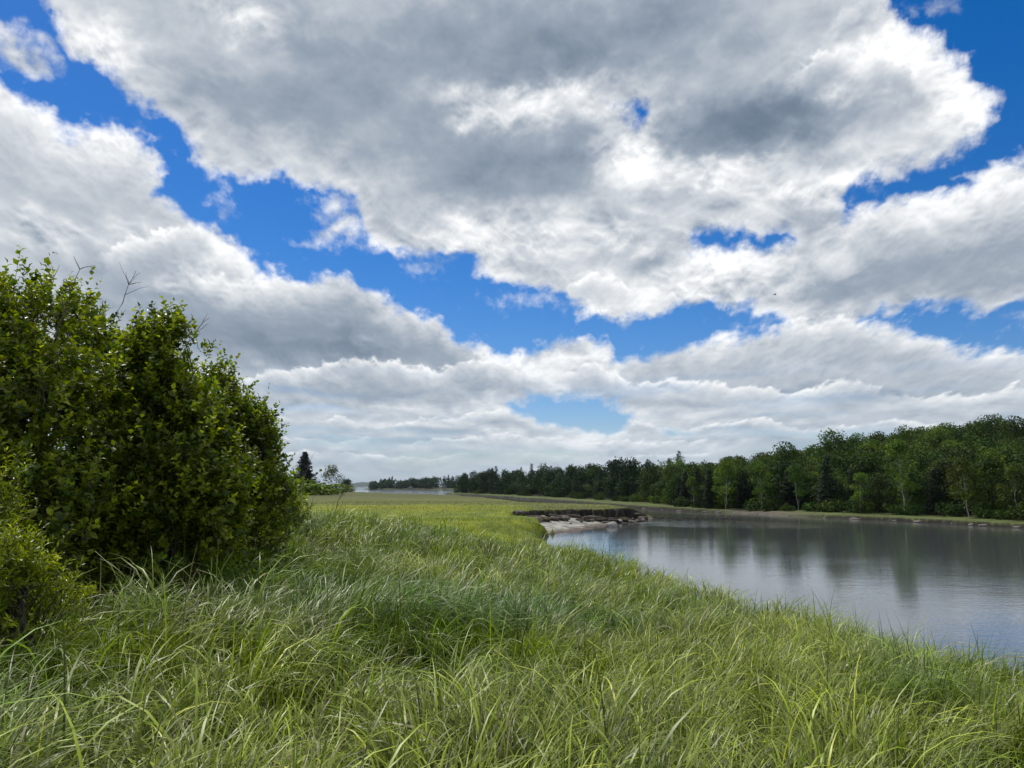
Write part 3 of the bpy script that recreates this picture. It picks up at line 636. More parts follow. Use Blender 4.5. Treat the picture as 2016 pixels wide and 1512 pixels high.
def shrub(name, loc, lobes, nshoot, llen, lwid, label, cat, per=9, cols=LEAFC, wts=(4, 4, 2, 2), gap=-.16, stems=9, narrow=1.0, twigs=0, group=None, light=1.0, shoot=.26):
    """A bush: stems and limbs, then leafy shoots over a crown of overlapping lobes with gaps."""
    root = empty(name, (*loc, float(height(np.array([loc[0]]), np.array([loc[1]]))[0])-.05))
    tag(root, label, cat, group)
    lob = np.array(lobes, float)             # x, y, z, rx, ry, rz
    vol = lob[:, 3]*lob[:, 4]+lob[:, 5]*lob[:, 3]
    k = rng.choice(len(lob), nshoot*2, p=vol/vol.sum())
    d = unit(rng.normal(0, 1, (nshoot*2, 3))); r = rng.uniform(.12, 1.06, nshoot*2)**.42
    P = lob[k, :3]+d*lob[k, 3:]*r[:, None]
    ins = np.zeros(len(P))
    for q in lob: ins = np.maximum(ins, 1-np.linalg.norm((P-q[:3])/q[3:], axis=1))
    keep = (n3(P, 1.25, 3)+.5*n3(P, 3.2, 9) > gap)&(P[:, 2] > .12)&(ins < .62)
    P = P[keep][:nshoot]; d = d[keep][:nshoot]; ins = ins[keep][:nshoot]
    n = len(P)
    # long shoots stand clear of the outline
    sd_ = unit(d*.55+np.array([0, 0, .75])+rng.normal(0, .38, (n, 3)))
    sl_ = shoot*rng.uniform(.5, 1.5, n)*np.where((ins < .1)&(rng.random(n) < .12), 1.9, 1)
    m = per
    t = (np.arange(m)+.5)/m
    base = P[:, None, :]+sd_[:, None, :]*(sl_[:, None]*t[None, :])[..., None]
    a = unit(np.cross(sd_, np.array([.3, .2, 1.]))); b = np.cross(sd_, a)
    ph = rng.uniform(0, 6.28, n)[:, None]+np.arange(m)[None, :]*2.4
    rad = a[:, None, :]*np.cos(ph)[..., None]+b[:, None, :]*np.sin(ph)[..., None]
    D = unit(rad*.8+sd_[:, None, :]*(.35+.6*t[None, :, None])+rng.normal(0, .25, (n, m, 3)))
    U = unit(sd_[:, None, :]+np.array([0, 0, .6])+rng.normal(0, .35, (n, m, 3)))
    sz = (1-.45*np.abs(t-.45))[None, :]*rng.uniform(.65, 1.25, (n, m))
    cb = palette(n, cols, wts)*np.exp(rng.normal(0, .2, n))[:, None]*(1+.35*n3(P, .8, 21))[:, None]*light
    c = np.repeat(cb[:, None, :], m, 1)*np.exp(rng.normal(0, .22, (n, m)))[..., None]
    c = c*(1+.35*t[None, :, None]*np.array([1.1, 1., .4]))       # young leaves at the tips are paler
    V, F, CCc = leaf_mesh(base.reshape(-1, 3), D.reshape(-1, 3), U.reshape(-1, 3), (llen*sz).ravel(), (lwid*sz*narrow).ravel(), c.reshape(-1, 3))
    make_mesh('foliage', V, F, M_LEAF, root, np.clip(CCc, .003, .5), smooth=False)
    g = Geo(); rr = random.Random(len(P))
    for s in range(stems):
        q = lob[s % len(lob)]
        b0 = np.array([q[0]*.35+rr.uniform(-.35, .35), q[1]*.35+rr.uniform(-.35, .35), -.05])
        tp = q[:3]+np.array([rr.uniform(-.4, .4)*q[3], rr.uniform(-.4, .4)*q[4], rr.uniform(.1, .75)*q[5]])
        Pm = bend_line(b0, tp, 7, .06, .05, rr); g.tube(Pm, np.linspace(.035, .010, 7)*rr.uniform(.7, 1.3), 6)
        for u in range(7):
            i0 = rr.randint(2, 5); dd = unit(np.array([rr.gauss(0, 1), rr.gauss(0, 1), rr.uniform(.1, 1.2)]))
            L_ = rr.uniform(.3, .75)*min(q[3], q[5])
            P2 = bend_line(Pm[i0], Pm[i0]+dd*L_, 5, .04, .05, rr); g.tube(P2, np.linspace(.012, .004, 5), 5)
    pick = np.arange(0, n, 3)
    for i in pick[:1500]:
        g.tube(np.array([P[i]-sd_[i]*sl_[i]*.6, P[i]+sd_[i]*sl_[i]*.9]), [.0045, .002], 3)
    g.build('branches', M_BARK, root)
    if twigs:
        for s in range(twigs):
            g = Geo(); q = lob[s % len(lob)]
            tp = q[:3]+np.array([rr.uniform(-.8, .9)*q[3], rr.uniform(-.6, .6)*q[4], q[5]*rr.uniform(.55, .9)])
            dd = unit(np.array([rr.uniform(-.2, .9), rr.uniform(-.5, .5), rr.uniform(.5, 1.2)])); L_ = rr.uniform(.5, 1.1)
            Pm = bend_line(tp, tp+dd*L_, 7, .05, .04, rr); g.tube(Pm, np.linspace(.010, .003, 7), 5)
            for u in range(7):
                i0 = rr.randint(1, 6); d2 = unit(dd+np.array([rr.gauss(0, .6), rr.gauss(0, .6), rr.gauss(0, .5)]))
                P3 = bend_line(Pm[i0], Pm[i0]+d2*rr.uniform(.15, .45), 4, .03, .05, rr); P3[0] = Pm[i0]; g.tube(P3, np.linspace(.006, .002, 4), 4)
            g.build('bare_twig', M_TWIG, root)
    return root
GR = 'tall leafy shrubs on the left bank'
shrub('leafy_shrub', (-6.2, 9.6), [(0, 0, 1.3, 1.4, 1.4, 1.4), (-.9, .2, 2.6, 1.3, 1.3, 1.3), (.2, .3, 2.4, .95, 1.2, 1.2), (-.2, .5, 3.5, .9, 1., .85), (-1.2, .5, 3.4, .9, 1., .9), (.55, -.3, 1.2, 1.0, 1., 1.2), (-1.6, -.8, 1.2, 1.2, 1., 1.3)],
      5400, .098, .074, 'tallest olive green leafy shrub at the picture edge, bare twigs on its top', 'shrub', twigs=3, stems=14, group=GR)
shrub('leafy_shrub', (-4.95, 10.9), [(0, 0, 1.2, 1.1, 1.2, 1.3), (0, .1, 2.4, .75, .8, 1.0), (-.1, .1, 3.3, .42, .45, .75), (.5, -.2, 1.6, .7, .8, 1.0), (.25, .2, 3.25, .26, .3, .75), (-.3, 0, 3.2, .25, .3, .5)],
      3500, .098, .074, 'leafy shrub with an upright pointed crown just inside the tallest shrub', 'shrub', stems=12, group=GR)
shrub('leafy_shrub', (-4.95, 13.6), [(0, 0, 1.2, 1.1, 1.2, 1.25), (-.1, .2, 2.2, .8, .9, .95), (.3, -.4, .9, .7, .8, .9), (-.3, .3, 3.0, .5, .6, .75), (.25, .1, 2.4, .45, .5, .7)],
      2900, .098, .072, 'rounded leafy shrub sloping down toward the grass, right of the pointed one', 'shrub', stems=10, group=GR)
shrub('leafy_shrub', (-7.4, 13.4), [(0, 0, 1.7, 1.7, 1.3, 1.8), (.9, 0, 2.8, 1.2, 1.2, 1.2), (-.6, 0, 3.8, 1.3, 1.2, 1.0), (.2, 0, 3.5, .9, 1., .9)],
      3600, .098, .072, 'shrub behind the tallest one, its crown thin and topped by grey dead twigs', 'shrub', twigs=7, stems=12, gap=-.05, group=GR)
shrub('leafy_shrub', (-7.3, 18.6), [(0, 0, 1.4, 1.5, 1.5, 1.5), (.5, -.2, 2.3, .9, 1.1, 1.0), (-.6, .2, 2.7, 1.2, 1.2, .9), (.9, -.3, 1.2, .8, 1.0, 1.1), (1.2, 0, 2.5, .5, .5, .5), (1.5, 0, 1.7, .45, .5, .4), (1.5, -.2, .8, .5, .6, .7)],
      2500, .10, .072, 'loose shrub with wispy side shoots against the sky, near the lone distant spruce', 'shrub', gap=.06, stems=12, twigs=5, group=GR, light=1.15)
shrub('leafy_shrub', (-8.7, 25.0), [(0, 0, 1.1, 1.6, 1.6, 1.3), (.9, -.3, .8, 1.0, 1.2, .8), (-.8, .3, 1.7, 1.3, 1.3, 1.1), (1.5, -.5, .9, .75, .8, .85), (2.1, -.8, .65, .5, .6, .6)],
      2400, .10, .065, 'low thin shrub with bare grey stems at the far end of the shrub row', 'shrub', gap=.04, stems=19, twigs=7, group=GR, light=1.15)
YEL = [[.15, .185, .010], [.21, .235, .010], [.10, .14, .012]]
shrub('yellow_shrub', (-4.0, 6.1), [(0, 0, .45, .6, .6, .5), (-.5, .1, .75, .6, .55, .45), (.15, .1, .65, .4, .45, .45), (.0, 0, .95, .28, .3, .28), (-.25, 0, 1.0, .22, .25, .3)],
      1300, .075, .021, 'low yellow-green narrow-leaved shrub in the grass in front of the tallest shrub', 'shrub', per=12, cols=YEL, wts=(4, 3, 3), gap=-.1, stems=9, shoot=.2)
shrub('yellow_shrub', (-5.25, 7.2), [(0, 0, .9, .65, .6, .9), (.05, .1, 1.6, .5, .5, .5)],
      800, .075, .022, 'taller yellow-green shrub cut by the left edge of the picture', 'shrub', per=12, cols=YEL, wts=(3, 3, 4), gap=-.1, stems=7, shoot=.2)
# dry weed stalks standing in the grass
def weed(x, y, h, lean, seed, label):
    rr = random.Random(seed); g = Geo(); z0 = float(height(np.array([x]), np.array([y]))[0])
    P = bend_line((0, 0, -.05), (lean, 0, h), 7, 0, .03, rr); g.tube(P, np.linspace(.008, .003, 7), 5)
    for u in range(8):
        i0 = rr.randint(2, 6); d = unit(np.array([rr.gauss(lean, .6), rr.gauss(0, .5), rr.uniform(.5, 1.2)]))
        g.tube(bend_line(P[i0], P[i0]+d*rr.uniform(.12, .35), 4, .02, .04, rr), np.linspace(.004, .002, 4), 4)
    o = g.build('weed_stalk', M_BARK); o.location = (x, y, z0)
    tag(o, label, 'dead plant', 'dead weed stalks standing in the grass')
weed(-3.6, 14.2, 1.5, .45, 1, 'dead brown branching stalk leaning right in the grass below the shrubs')
weed(-4.4, 17.5, 1.3, -.1, 2, 'dead upright stalk in the grass close to the shrub with wispy side shoots')
weed(-3.9, 18.6, 1.2, .15, 3, 'dead forked stalk in the grass at some distance from the shrubs')

# ---------------------------------------------------------------- trees
def broadleaf(seed, h, w, nclump, per, lsz, cols, clear=.22, pale=False, open_=0.0):
    """Trunk with limbs, and a crown of leaf clumps; origin at the foot."""
    r = np.random.default_rng(seed); rr = random.Random(seed)
    g = Geo(); lean = rr.uniform(-.05, .05)*h
    T = bend_line((0, 0, -.4), (lean, rr.uniform(-.04, .04)*h, h*.86), 9, 0, .012, rr)
    g.tube(T, np.linspace(.028*h*.55, .006*h*.5, 9)*(.5 if pale else 1), 7)
    cl = []
    for i in range(nclump):
        f = rr.uniform(clear, 1.0)**.9
        prof = math.sin(math.pi*min(1, max(.06, (f-clear*.6)/(1.08-clear*.6)))**.75)
        a = i*2.4+rr.uniform(-.5, .5); q = w*.5*prof*math.sqrt(rr.uniform(.15, 1))
        c = np.array([lean*f+q*math.cos(a), q*math.sin(a), h*f*.93])
        rad = w*rr.uniform(.13, .24)
        cl.append((c, rad))
        k = min(7, max(1, int(f*7.2)-1))
        if q > w*.12: g.tube(bend_line(T[k], c, 5, -.03, .05, rr), np.linspace(.010*h*.35, .004, 5)*(.5 if pale else 1), 5)
    cl.append((np.array([lean, 0, h*.95]), w*.15))
    P, D, U, C = [], [], [], []
    for c, rad in cl:
        n = int(per*(rad/(w*.18))**1.6)
        d = unit(r.normal(0, 1, (n, 3))); q = r.uniform(.2, 1.1, n)**.5
        p = c+d*np.array([1.15, 1.15, .78])*(rad*q)[:, None]
        P.append(p); D.append(unit(d+r.normal(0, .8, (n, 3))+np.array([0, 0, -.15]))); U.append(unit(d*.7+np.array([0, 0, 1])+r.normal(0, .5, (n, 3))))
        base = np.array(cols[rr.randrange(len(cols))])*math.exp(rr.gauss(0, .22))
        C.append(base*np.exp(r.normal(0, .2, (n, 1))))
    P = np.concatenate(P); D = np.concatenate(D); U = np.concatenate(U); C = np.concatenate(C)
    s = lsz*r.uniform(.6, 1.3, len(P))
    V, F, c = leaf_mesh(P, D, U, s, s*.72, C, .15)
    return (V, F, c), g
def spruce(seed, h, w, lsz=.22, dark=1.0, skip=0.0, dense=1):
    r = np.random.default_rng(seed); rr = random.Random(seed); g = Geo()
    g.tube(np.array([[0, 0, -.4], [0, 0, h*.5], [0, 0, h]]), [.018*h*.6, .010*h*.6, .004], 6)
    P, D, U = [], [], []
    z = h*rr.uniform(.06, .12)
    while z < h*.985:
        f = 1-z/h; R = w*.5*(f**.8)*rr.uniform(.8, 1.12)+.05
        nb = max(4, int(5+5*f)*dense)
        for b in range(nb):
            if rr.random() < skip: continue
            a = rr.uniform(0, 6.283); L = R*rr.uniform(.6, 1.15); droop = rr.uniform(.05, .32)
            d = np.array([math.cos(a), math.sin(a), 0])
            tip = np.array([0, 0, z])+d*L+np.array([0, 0, -droop*L+.16*L])
            g.tube(np.array([[0, 0, z], (np.array([0, 0, z])+tip)/2+np.array([0, 0, -.06*L]), tip]), [.012, .008, .003], 3)
            n = max(5, int(L/lsz*6.5)); t = r.uniform(.1, 1.05, n)
            side = np.array([-d[1], d[0], 0])
            p = np.array([0, 0, z])+(tip-np.array([0, 0, z]))*t[:, None]+np.array([0, 0, -.06*L])*np.sin(t*3.14)[:, None]
            sg = r.choice([-1, 0, 1], n)
            P.append(p); D.append(unit(d*.8+side*(sg[:, None]*.9)+r.normal(0, .25, (n, 3))+np.array([0, 0, -.22]))); U.append(unit(np.array([0, 0, 1.])+r.normal(0, .35, (n, 3))))
        z += h*.028*rr.uniform(.8, 1.3)*(.6+.8*f)
    P = np.concatenate(P); D = np.concatenate(D); U = np.concatenate(U); n = len(P)
    C = np.array([.018, .034, .016])*dark*np.exp(r.normal(0, .28, (n, 1)))
    s = lsz*r.uniform(.7, 1.5, n)
    V, F, c = leaf_mesh(P, D, U, s, s*.34, C, .12)
    return (V, F, c), g
def plant_tree(name, parts, leafmat, barkmat, loc, label, cat, group=None):
    (V, F, c), g = parts
    root = empty(name, loc); tag(root, label, cat, group)
    make_mesh('crown', V, F, leafmat, root, np.clip(c, .003, .5), smooth=False)
    g.build('trunk', barkmat, root)
    return root
GREENS = [[.028, .060, .008], [.042, .080, .009], [.066, .105, .010], [.020, .046, .011]]
LIME = [[.085, .145, .012], [.11, .165, .013], [.060, .11, .012]]
HILLG = [[.040, .080, .009], [.062, .108, .010], [.090, .138, .011], [.030, .064, .011]]
DARKS = [[.017, .042, .012], [.022, .052, .012], [.030, .062, .012]]
def ground(x, y): return float(height(np.array([x]), np.array([y]))[0])
FARM = np.array(FAR)
def inland(x, y): return poly_sd(np.asarray(x, np.float32), np.asarray(y, np.float32), FAR)
def treeline(y): return np.interp(y, [60, 90, 105, 125, 150, 220, 320, 420], [7, 6.5, 6.5, 3.0, 9, 10, 8, 6])
M_DARKB = rough_mat('dark_bark', (.02, .017, .014), (.06, .052, .042), 10, .9)
# the source trees of each kind; later ones are copies of these
kinds = {}
def source(kind, seed):
    if kind == 'hill': return broadleaf(seed, 8.2, 6.6, 26, 95, .36, HILLG, .14)
    if kind == 'front': return broadleaf(seed, 6.6, 5.6, 32, 120, .29, GREENS+[HILLG[2]], .05)
    if kind == 'birch': return broadleaf(seed, 7.6, 3.4, 17, 100, .24, LIME, .34, True)
    if kind == 'band': return broadleaf(seed, 9.0, 6.6, 20, 75, .45, DARKS, .10)
    if kind == 'spruce': return spruce(seed, 9.5, 4.2, .34)
    return spruce(seed, 6.5, 3.6, .30)
SPEC = {'hill': ('leafy_tree', M_WOOD, M_BARK, 'leafy green tree among the crowns covering the wooded hill', 'tree', 'leafy trees on the wooded hill'),
        'front': ('leafy_tree', M_WOOD, M_DARKB, 'leafy tree in the front row of the wood above the far grassy bank', 'tree', 'leafy trees in the front row of the wood'),
        'birch': ('birch_tree', M_WOOD, M_PALE, 'slender light green tree with a pale trunk at the edge of the wood', 'tree', 'pale-trunked trees at the edge of the wood'),
        'band': ('leafy_tree', M_WOOD, M_BARK, 'dark leafy tree in the distant wood beyond the back channel', 'tree', 'leafy trees in the distant wood'),
        'spruce': ('spruce_tree', M_NEEDLE, M_BARK, 'dark pointed spruce rising out of the distant wood', 'tree', 'spruces in the distant wood'),
        'shade': ('spruce_tree', M_NEEDLE, M_BARK, 'short dark spruce standing in the shade at the front edge of the wood', 'tree', 'small dark spruces at the edge of the wood')}
made = {}
def tree(kind, x, y, s, rz, sz=1.0):
    name, lm, bm, label, cat, grp = SPEC[kind]
    nv = {'hill': 6, 'front': 6, 'birch': 4, 'band': 5, 'spruce': 4, 'shade': 3}[kind]
    L = made.setdefault(kind, [])
    v = random.randrange(nv)
    loc = (x, y, ground(x, y)-.1); sc_ = (s*random.uniform(.9, 1.1), s*random.uniform(.9, 1.1), s*sz)
    if len(L) < nv:
        r = plant_tree(name, source(kind, 100+len(L)+7*len(made)), lm, bm, loc, label, cat, grp)
        r.rotation_euler = (0, 0, rz); r.scale = sc_; L.append(r); return r
    return dup(L[v], loc, rz, sc_)
def scatter(pts, d, x, y):
    return all((x-a)**2+(y-b)**2 > d*d for a, b in pts)
R = random.Random(3)
pts = []
def try_fill(kind, n, y0, y1, d0, d1, gap, smin, smax, xratio=.86, tries=9000, zs=(.9, 1.1), cap=None):
    c = 0; k = 0
    Y = np.array([y0+(y1-y0)*R.random()**1.0 for _ in range(tries)]); Xr = np.array([R.uniform(-.12, xratio) for _ in range(tries)])
    X = Xr*Y; dd = inland(X, Y)-treeline(Y)
    for x, y, d in zip(X, Y, dd):
        if c >= n: break
        if d < d0 or d > d1: continue
        if not scatter(pts, gap, x, y): continue
        pts.append((x, y)); c += 1
        tree(kind, float(x), float(y), R.uniform(smin, smax), R.uniform(0, 6.28), R.uniform(*zs))
    return c
cnt = {}
cnt['birch'] = try_fill('birch', 9, 78, 135, -.6, 1.2, 3.5, .65, 1.2, .75)
cnt['shade'] = try_fill('shade', 10, 78, 150, .4, 3.0, 2.6, .7, 1.15, .75)
cnt['front'] = try_fill('front', 84, 76, 165, .8, 12, 3.1, .72, 1.12, .80)
cnt['hill'] = try_fill('hill', 150, 84, 200, 9, 90, 4.6, .8, 1.12, .80)
cnt['bandspruce'] = try_fill('spruce', 70, 148, 400, .5, 22, 3.6, .75, 1.22, .26)
cnt['band'] = try_fill('band', 66, 148, 410, 0, 22, 5.0, .8, 1.2, .26)
print('TREES', cnt)
# emergent crowns on the skyline
for (x, y, s) in ((66, 133, 1.1), (63, 152, 1.25), (80, 158, 1.1), (48, 135, 1.1)):
    tree('hill', x, y, s, R.uniform(0, 6), 1.15)
# low bushes filling the foot of the wood
def bush_parts(seed, bright=False):
    r = np.random.default_rng(seed); rr = random.Random(seed); P, D, U, C = [], [], [], []
    g = Geo()
    for i in range(7):
        c = np.array([rr.uniform(-1, 1)*.9, rr.uniform(-1, 1)*.9, rr.uniform(.4, 1.2)]); n = 120
        d = unit(r.normal(0, 1, (n, 3))); P.append(c+d*np.array([.8, .8, .6])*r.uniform(.3, 1.05, (n, 1))**.5); D.append(unit(d+r.normal(0, .7, (n, 3)))); U.append(unit(d+np.array([0, 0, 1.])+r.normal(0, .5, (n, 3))))
        C.append(np.array((LIME if bright else GREENS)[rr.randrange(3)])*np.exp(r.normal(0, .25, (n, 1))))
        g.tube(bend_line((c[0]*.2, c[1]*.2, -.2), c, 4, 0, .05, rr), [.04, .03, .02, .01], 5)
    P, D, U, C = map(np.concatenate, (P, D, U, C)); s = .26*r.uniform(.6, 1.3, len(P))
    return leaf_mesh(P, D, U, s, s*.7, C), g
blist = []; bp = []; c = 0
for _ in range(6000):
    if c >= 120: break
    y = 76+(400-76)*R.random()**1.8; x = R.uniform(-.1, .8)*y; d = float(inland([x], [y])[0]-treeline(y))
    if not (-.9 < d < .9) or not scatter(bp, 2.2, x, y): continue
    bp.append((x, y)); c += 1
    loc = (x, y, ground(x, y)-.1); s = R.uniform(.6, 1.25)
    if len(blist) < 4:
        b = plant_tree('low_bush', bush_parts(50+c), M_WOOD, M_BARK, loc, 'low dark green bush at the foot of the wood along the far bank', 'bush', 'low bushes at the foot of the wood')
        b.scale = (s, s, s); blist.append(b)
        b.children[0].name = 'foliage'; b.children[1].name = 'branches'
    else: dup(R.choice(blist), loc, R.uniform(0, 6.28), (s, s, s*R.uniform(.8, 1.3)))

# left distance: spruce, airy tree, dark clump, thicket
plant_tree('spruce_tree', spruce(7, 15.2, 11.0, .62, .6, 0, 4), M_NEEDLE, M_BARK, (-75, 281, ground(-75, 281)+.6), 'broad dark spruce standing alone beyond the shrub row', 'tree')
def airy(seed):
    return broadleaf(seed, 10.6, 8.6, 26, 52, .5, [[.05, .075, .03], [.06, .085, .035]], .30)
plant_tree('airy_tree', airy(12), M_WOOD, M_PALE, (-66.5, 288, ground(-66.5, 288)), 'thin airy tree with see-through foliage right of the lone spruce', 'tree')
plant_tree('round_tree', broadleaf(31, 6.4, 8.0, 20, 90, .55, DARKS, .05), M_WOOD, M_BARK, (-86, 405, ground(-86, 405)), 'small dark round-topped tree at the end of the left shore', 'tree')
def thicket(loc, s, label, seed):
    b = plant_tree('thicket', bush_parts(seed, True), M_WOOD, M_BARK, (*loc, ground(*loc)-.2), label, 'bush', 'green thicket around the lone spruce')
    b.children[0].name = 'foliage'; b.children[1].name = 'branches'; b.scale = s; return b
thicket((-81, 272), (8.0, 4, 4.2), 'bright green thicket mound below the left side of the lone spruce', 71)
thicket((-72.5, 268), (8.0, 4, 3.4), 'green thicket mound between the lone spruce and the airy tree', 72)
thicket((-65.5, 270), (6.0, 4, 2.4), 'lowest green thicket mound tapering off below the airy tree', 73)
# past the trees that can be told apart, the rest of the wooded hill
q_ = []
r_ = np.random.default_rng(5); cc = 0
for _ in range(16000):
    if cc >= 420: break
    y = r_.uniform(95, 300); x = y*r_.uniform(.12, .84); d = float(inland([x], [y])[0]-treeline(y))
    if d < 12 or d > 135 or not scatter(pts, 3.0, x, y): continue
    pts.append((x, y)); cc += 1; q_.append((x, y))
VV, FF, CC, off = [], [], [], 0
hillsrc = [broadleaf(300+k, 7.6, 6.4, 22, 75, .40, HILLG, .25)[0] for k in range(5)]
for k, (x, y) in enumerate(q_):
    V, F, c = hillsrc[k % 5]; a = r_.uniform(0, 6.28); s = r_.uniform(.72, 1.08)
    W = np.stack([V[:, 0]*np.cos(a)-V[:, 1]*np.sin(a), V[:, 0]*np.sin(a)+V[:, 1]*np.cos(a), V[:, 2]*r_.uniform(.9, 1.1)], -1)*s+np.array([x, y, ground(x, y)-.2])
    VV.append(W); FF.append(F+off); CC.append(c*np.exp(r_.normal(0, .2))); off += len(V)
tag(make_mesh('hillside_wood', np.concatenate(VV), np.concatenate(FF), M_WOOD, col=np.clip(np.concatenate(CC), .003, .4), smooth=False), kind='stuff')
# the wood on the far side of the bay, too far to count
g_P, g_D, g_U, g_C = [], [], [], []
r_ = np.random.default_rng(77)
for i in range(300):
    x = -184+(88+184)*r_.random(); y = 962+75*r_.random(); hh = 1.2*(5.5+5*sstep(-186, -150, np.array([x]))[0])*(1+.35*gnoise(np.array([x*.06]), np.array([.5]), 9)[0])*r_.uniform(.75, 1.1)
    n = 130; d = unit(r_.normal(0, 1, (n, 3))); q = r_.uniform(.3, 1.05, n)**.5
    con = r_.random() < .15
    c0 = np.array([x, y, .9+hh*.48])
    p = c0+d*np.array([2.0 if con else 4.8, 3.2, hh*(.72 if con else .52)])*q[:, None]
    if con: p[:, :2] = np.array([x, y])+(p[:, :2]-np.array([x, y]))*np.clip(1.25-(p[:, 2:3]-1)/hh, .05, 1.2)
    g_P.append(p); g_D.append(unit(d+r_.normal(0, .6, (n, 3)))); g_U.append(unit(d+np.array([0, 0, 1.])))
    g_C.append(np.array([.026, .050, .018])*np.exp(r_.normal(0, .25))*np.exp(r_.normal(0, .2, (n, 1))))
P, D, U, C = map(np.concatenate, (g_P, g_D, g_U, g_C)); s = 1.9*r_.uniform(.6, 1.3, len(P))
V, F, c = leaf_mesh(P, D, U, s, s*.75, C)
tag(make_mesh('wood', V, F, M_WOOD, col=c, smooth=False), kind='stuff')

# ---------------------------------------------------------------- two small houses across the bay
def box(g, x0, y0, z0, x1, y1, z1, col=None):
    V = [(x, y, z) for z in (z0, z1) for (x, y) in ((x0, y0), (x1, y0), (x1, y1), (x0, y1))]
    g.add(V, [(0, 3, 2, 1), (4, 5, 6, 7), (0, 1, 5, 4), (1, 2, 6, 5), (2, 3, 7, 6), (3, 0, 4, 7)], col=col)
M_WALL = rough_mat('pale_boards', (.22, .22, .21), (.32, .32, .31), 3, .8)
M_ROOF = rough_mat('grey_shingles', (.10, .10, .10), (.2, .2, .2), 6, .9)
M_PANE, _t, _o = new_mat('window_glass'); _p = _t.nodes.new('ShaderNodeBsdfPrincipled'); _p.inputs['Base Color'].default_value = (.03, .035, .04, 1); _p.inputs['Roughness'].default_value = .1; _t.links.new(_p.outputs[0], _o.inputs[0])
def house(x, y, w, d, h, label):
    z = ground(x, y)
    root = tag(empty('house', (x, y, z)), label, 'house', 'small houses across the bay')
    g = Geo(); box(g, -w/2, -d/2, 0, w/2, d/2, h); rh = w*.3
    g.add([(-w/2, -d/2, h), (w/2, -d/2, h), (0, -d/2, h+rh)], [], [(0, 1, 2)]); g.add([(-w/2, d/2, h), (w/2, d/2, h), (0, d/2, h+rh)], [], [(0, 2, 1)])
    g.build('wall', M_WALL, root, False)
    g = Geo()
    for s in (-1, 1):
        a = np.array([s*(w/2+.3), 0, h-.25]); b = np.array([0, 0, h+rh+.02])
        for dz in (0, .15): pass
        V = [(a[0], -d/2-.3, a[2]), (a[0], d/2+.3, a[2]), (b[0], d/2+.3, b[2]), (b[0], -d/2-.3, b[2])]
        V += [(p[0], p[1], p[2]+.18) for p in V]
        g.add(V, [(0, 1, 2, 3), (4, 7, 6, 5), (0, 4, 5, 1), (1, 5, 6, 2), (2, 6, 7, 3), (3, 7, 4, 0)])
    rf = g.build('roof', M_ROOF, root, False)
    g = Geo(); box(g, w*.22, .3, h+.3, w*.22+.5, .8, h+rh+.8); g.build('chimney', M_ROOF, rf, False)
    for q in (-.3, .3):
        g = Geo(); box(g, w*q-.45, -d/2-.05, h*.4, w*q+.45, -d/2+.02, h*.8); g.build('window', M_PANE, root, False)
    g = Geo(); box(g, -.45, -d/2-.06, 0, .45, -d/2+.02, 2.0); g.build('door', M_ROOF, root, False)
house(-124, 951, 6, 5, 2.0, 'low pale house at the water edge below the middle of the far wood')
house(-82, 947, 4, 4, 2.6, 'pale house with a gable at the end of the far wood, beside the nearer trees')

M_CLOD = rough_mat('slumped_peat', (.035, .027, .021), (.15, .125, .10), 4, .9, .6, .05)
# ---------------------------------------------------------------- the mud bank: slumped peat, stones, driftwood
def lump(seed, sx_, sy_, sz_, rough_=.3, flat=False):
    import bmesh
    bm = bmesh.new(); bmesh.ops.create_icosphere(bm, subdivisions=3, radius=1)
    V = np.array([v.co[:] for v in bm.verts]); T = np.array([[v.index for v in f.verts] for f in bm.faces]); bm.free()
    k = 1+rough_*(n3(V, 1.1, seed)*1.6+.5*n3(V, 3.1, seed+5))
    V = V*k[:, None]
    if flat: V[:, 2] = np.where(V[:, 2] > .35, .35+(V[:, 2]-.35)*.25, V[:, 2])
    V = V*np.array([sx_, sy_, sz_])
    return V, T
def lump_obj(name, V, T, mat, x, y, z, label, cat, grp, rz=0., s=1., caps=None):
    o = make_mesh(name, V, [], mat, None, None, True, T)
    o.location = (x, y, z); o.rotation_euler = (0, 0, rz); o.scale = (s, s, s)
    return tag(o, label, cat, grp)
R2 = random.Random(9)
src = [lump(k, .75, .5, .36, .33, True) for k in range(5)]
clods = []
def near_cut(t, off):
    P = np.array(CUT[::-1]); L_ = np.concatenate([[0], np.cumsum(np.hypot(*np.diff(P, axis=0).T))]); q = t*L_[-1]
    x = np.interp(q, L_, P[:, 0]); y = np.interp(q, L_, P[:, 1])
    return float(x), float(y-off)
LC = 'dark slumped peat clod lying on the mud below the cut bank'
for k in range(165):
    t = R2.uniform(.02, .98); x, y = near_cut(t, R2.uniform(.4, 6.5 if t > .4 else 2.2) if k < 120 else R2.uniform(2, 11))
    if poly_sd(np.array([x], np.float32), np.array([y], np.float32), MUD)[0] < .1: continue
    s = R2.uniform(.4, 1.0)**1.3*(1.5 if k < 120 else .55); V, T = src[k % 5]
    if len(clods) < 5:
        o = lump_obj('peat_clod', V, T, M_CLOD if len(clods) % 2 else M_PEAT, x, y, ground(x, y)+.1*s, LC, 'clod', 'slumped peat clods', R2.uniform(0, 6), s); clods.append(o)
    else:
        o = clods[k % 5].copy(); COL.objects.link(o); o.location = (x, y, ground(x, y)+.1*s); o.rotation_euler = (0, 0, R2.uniform(0, 6)); o.scale = (s, s*R2.uniform(.7, 1.2), s*R2.uniform(.7, 1.1))
LM = 'pale grey lump of broken mud among the dark clods at the cut bank'
mud0 = []
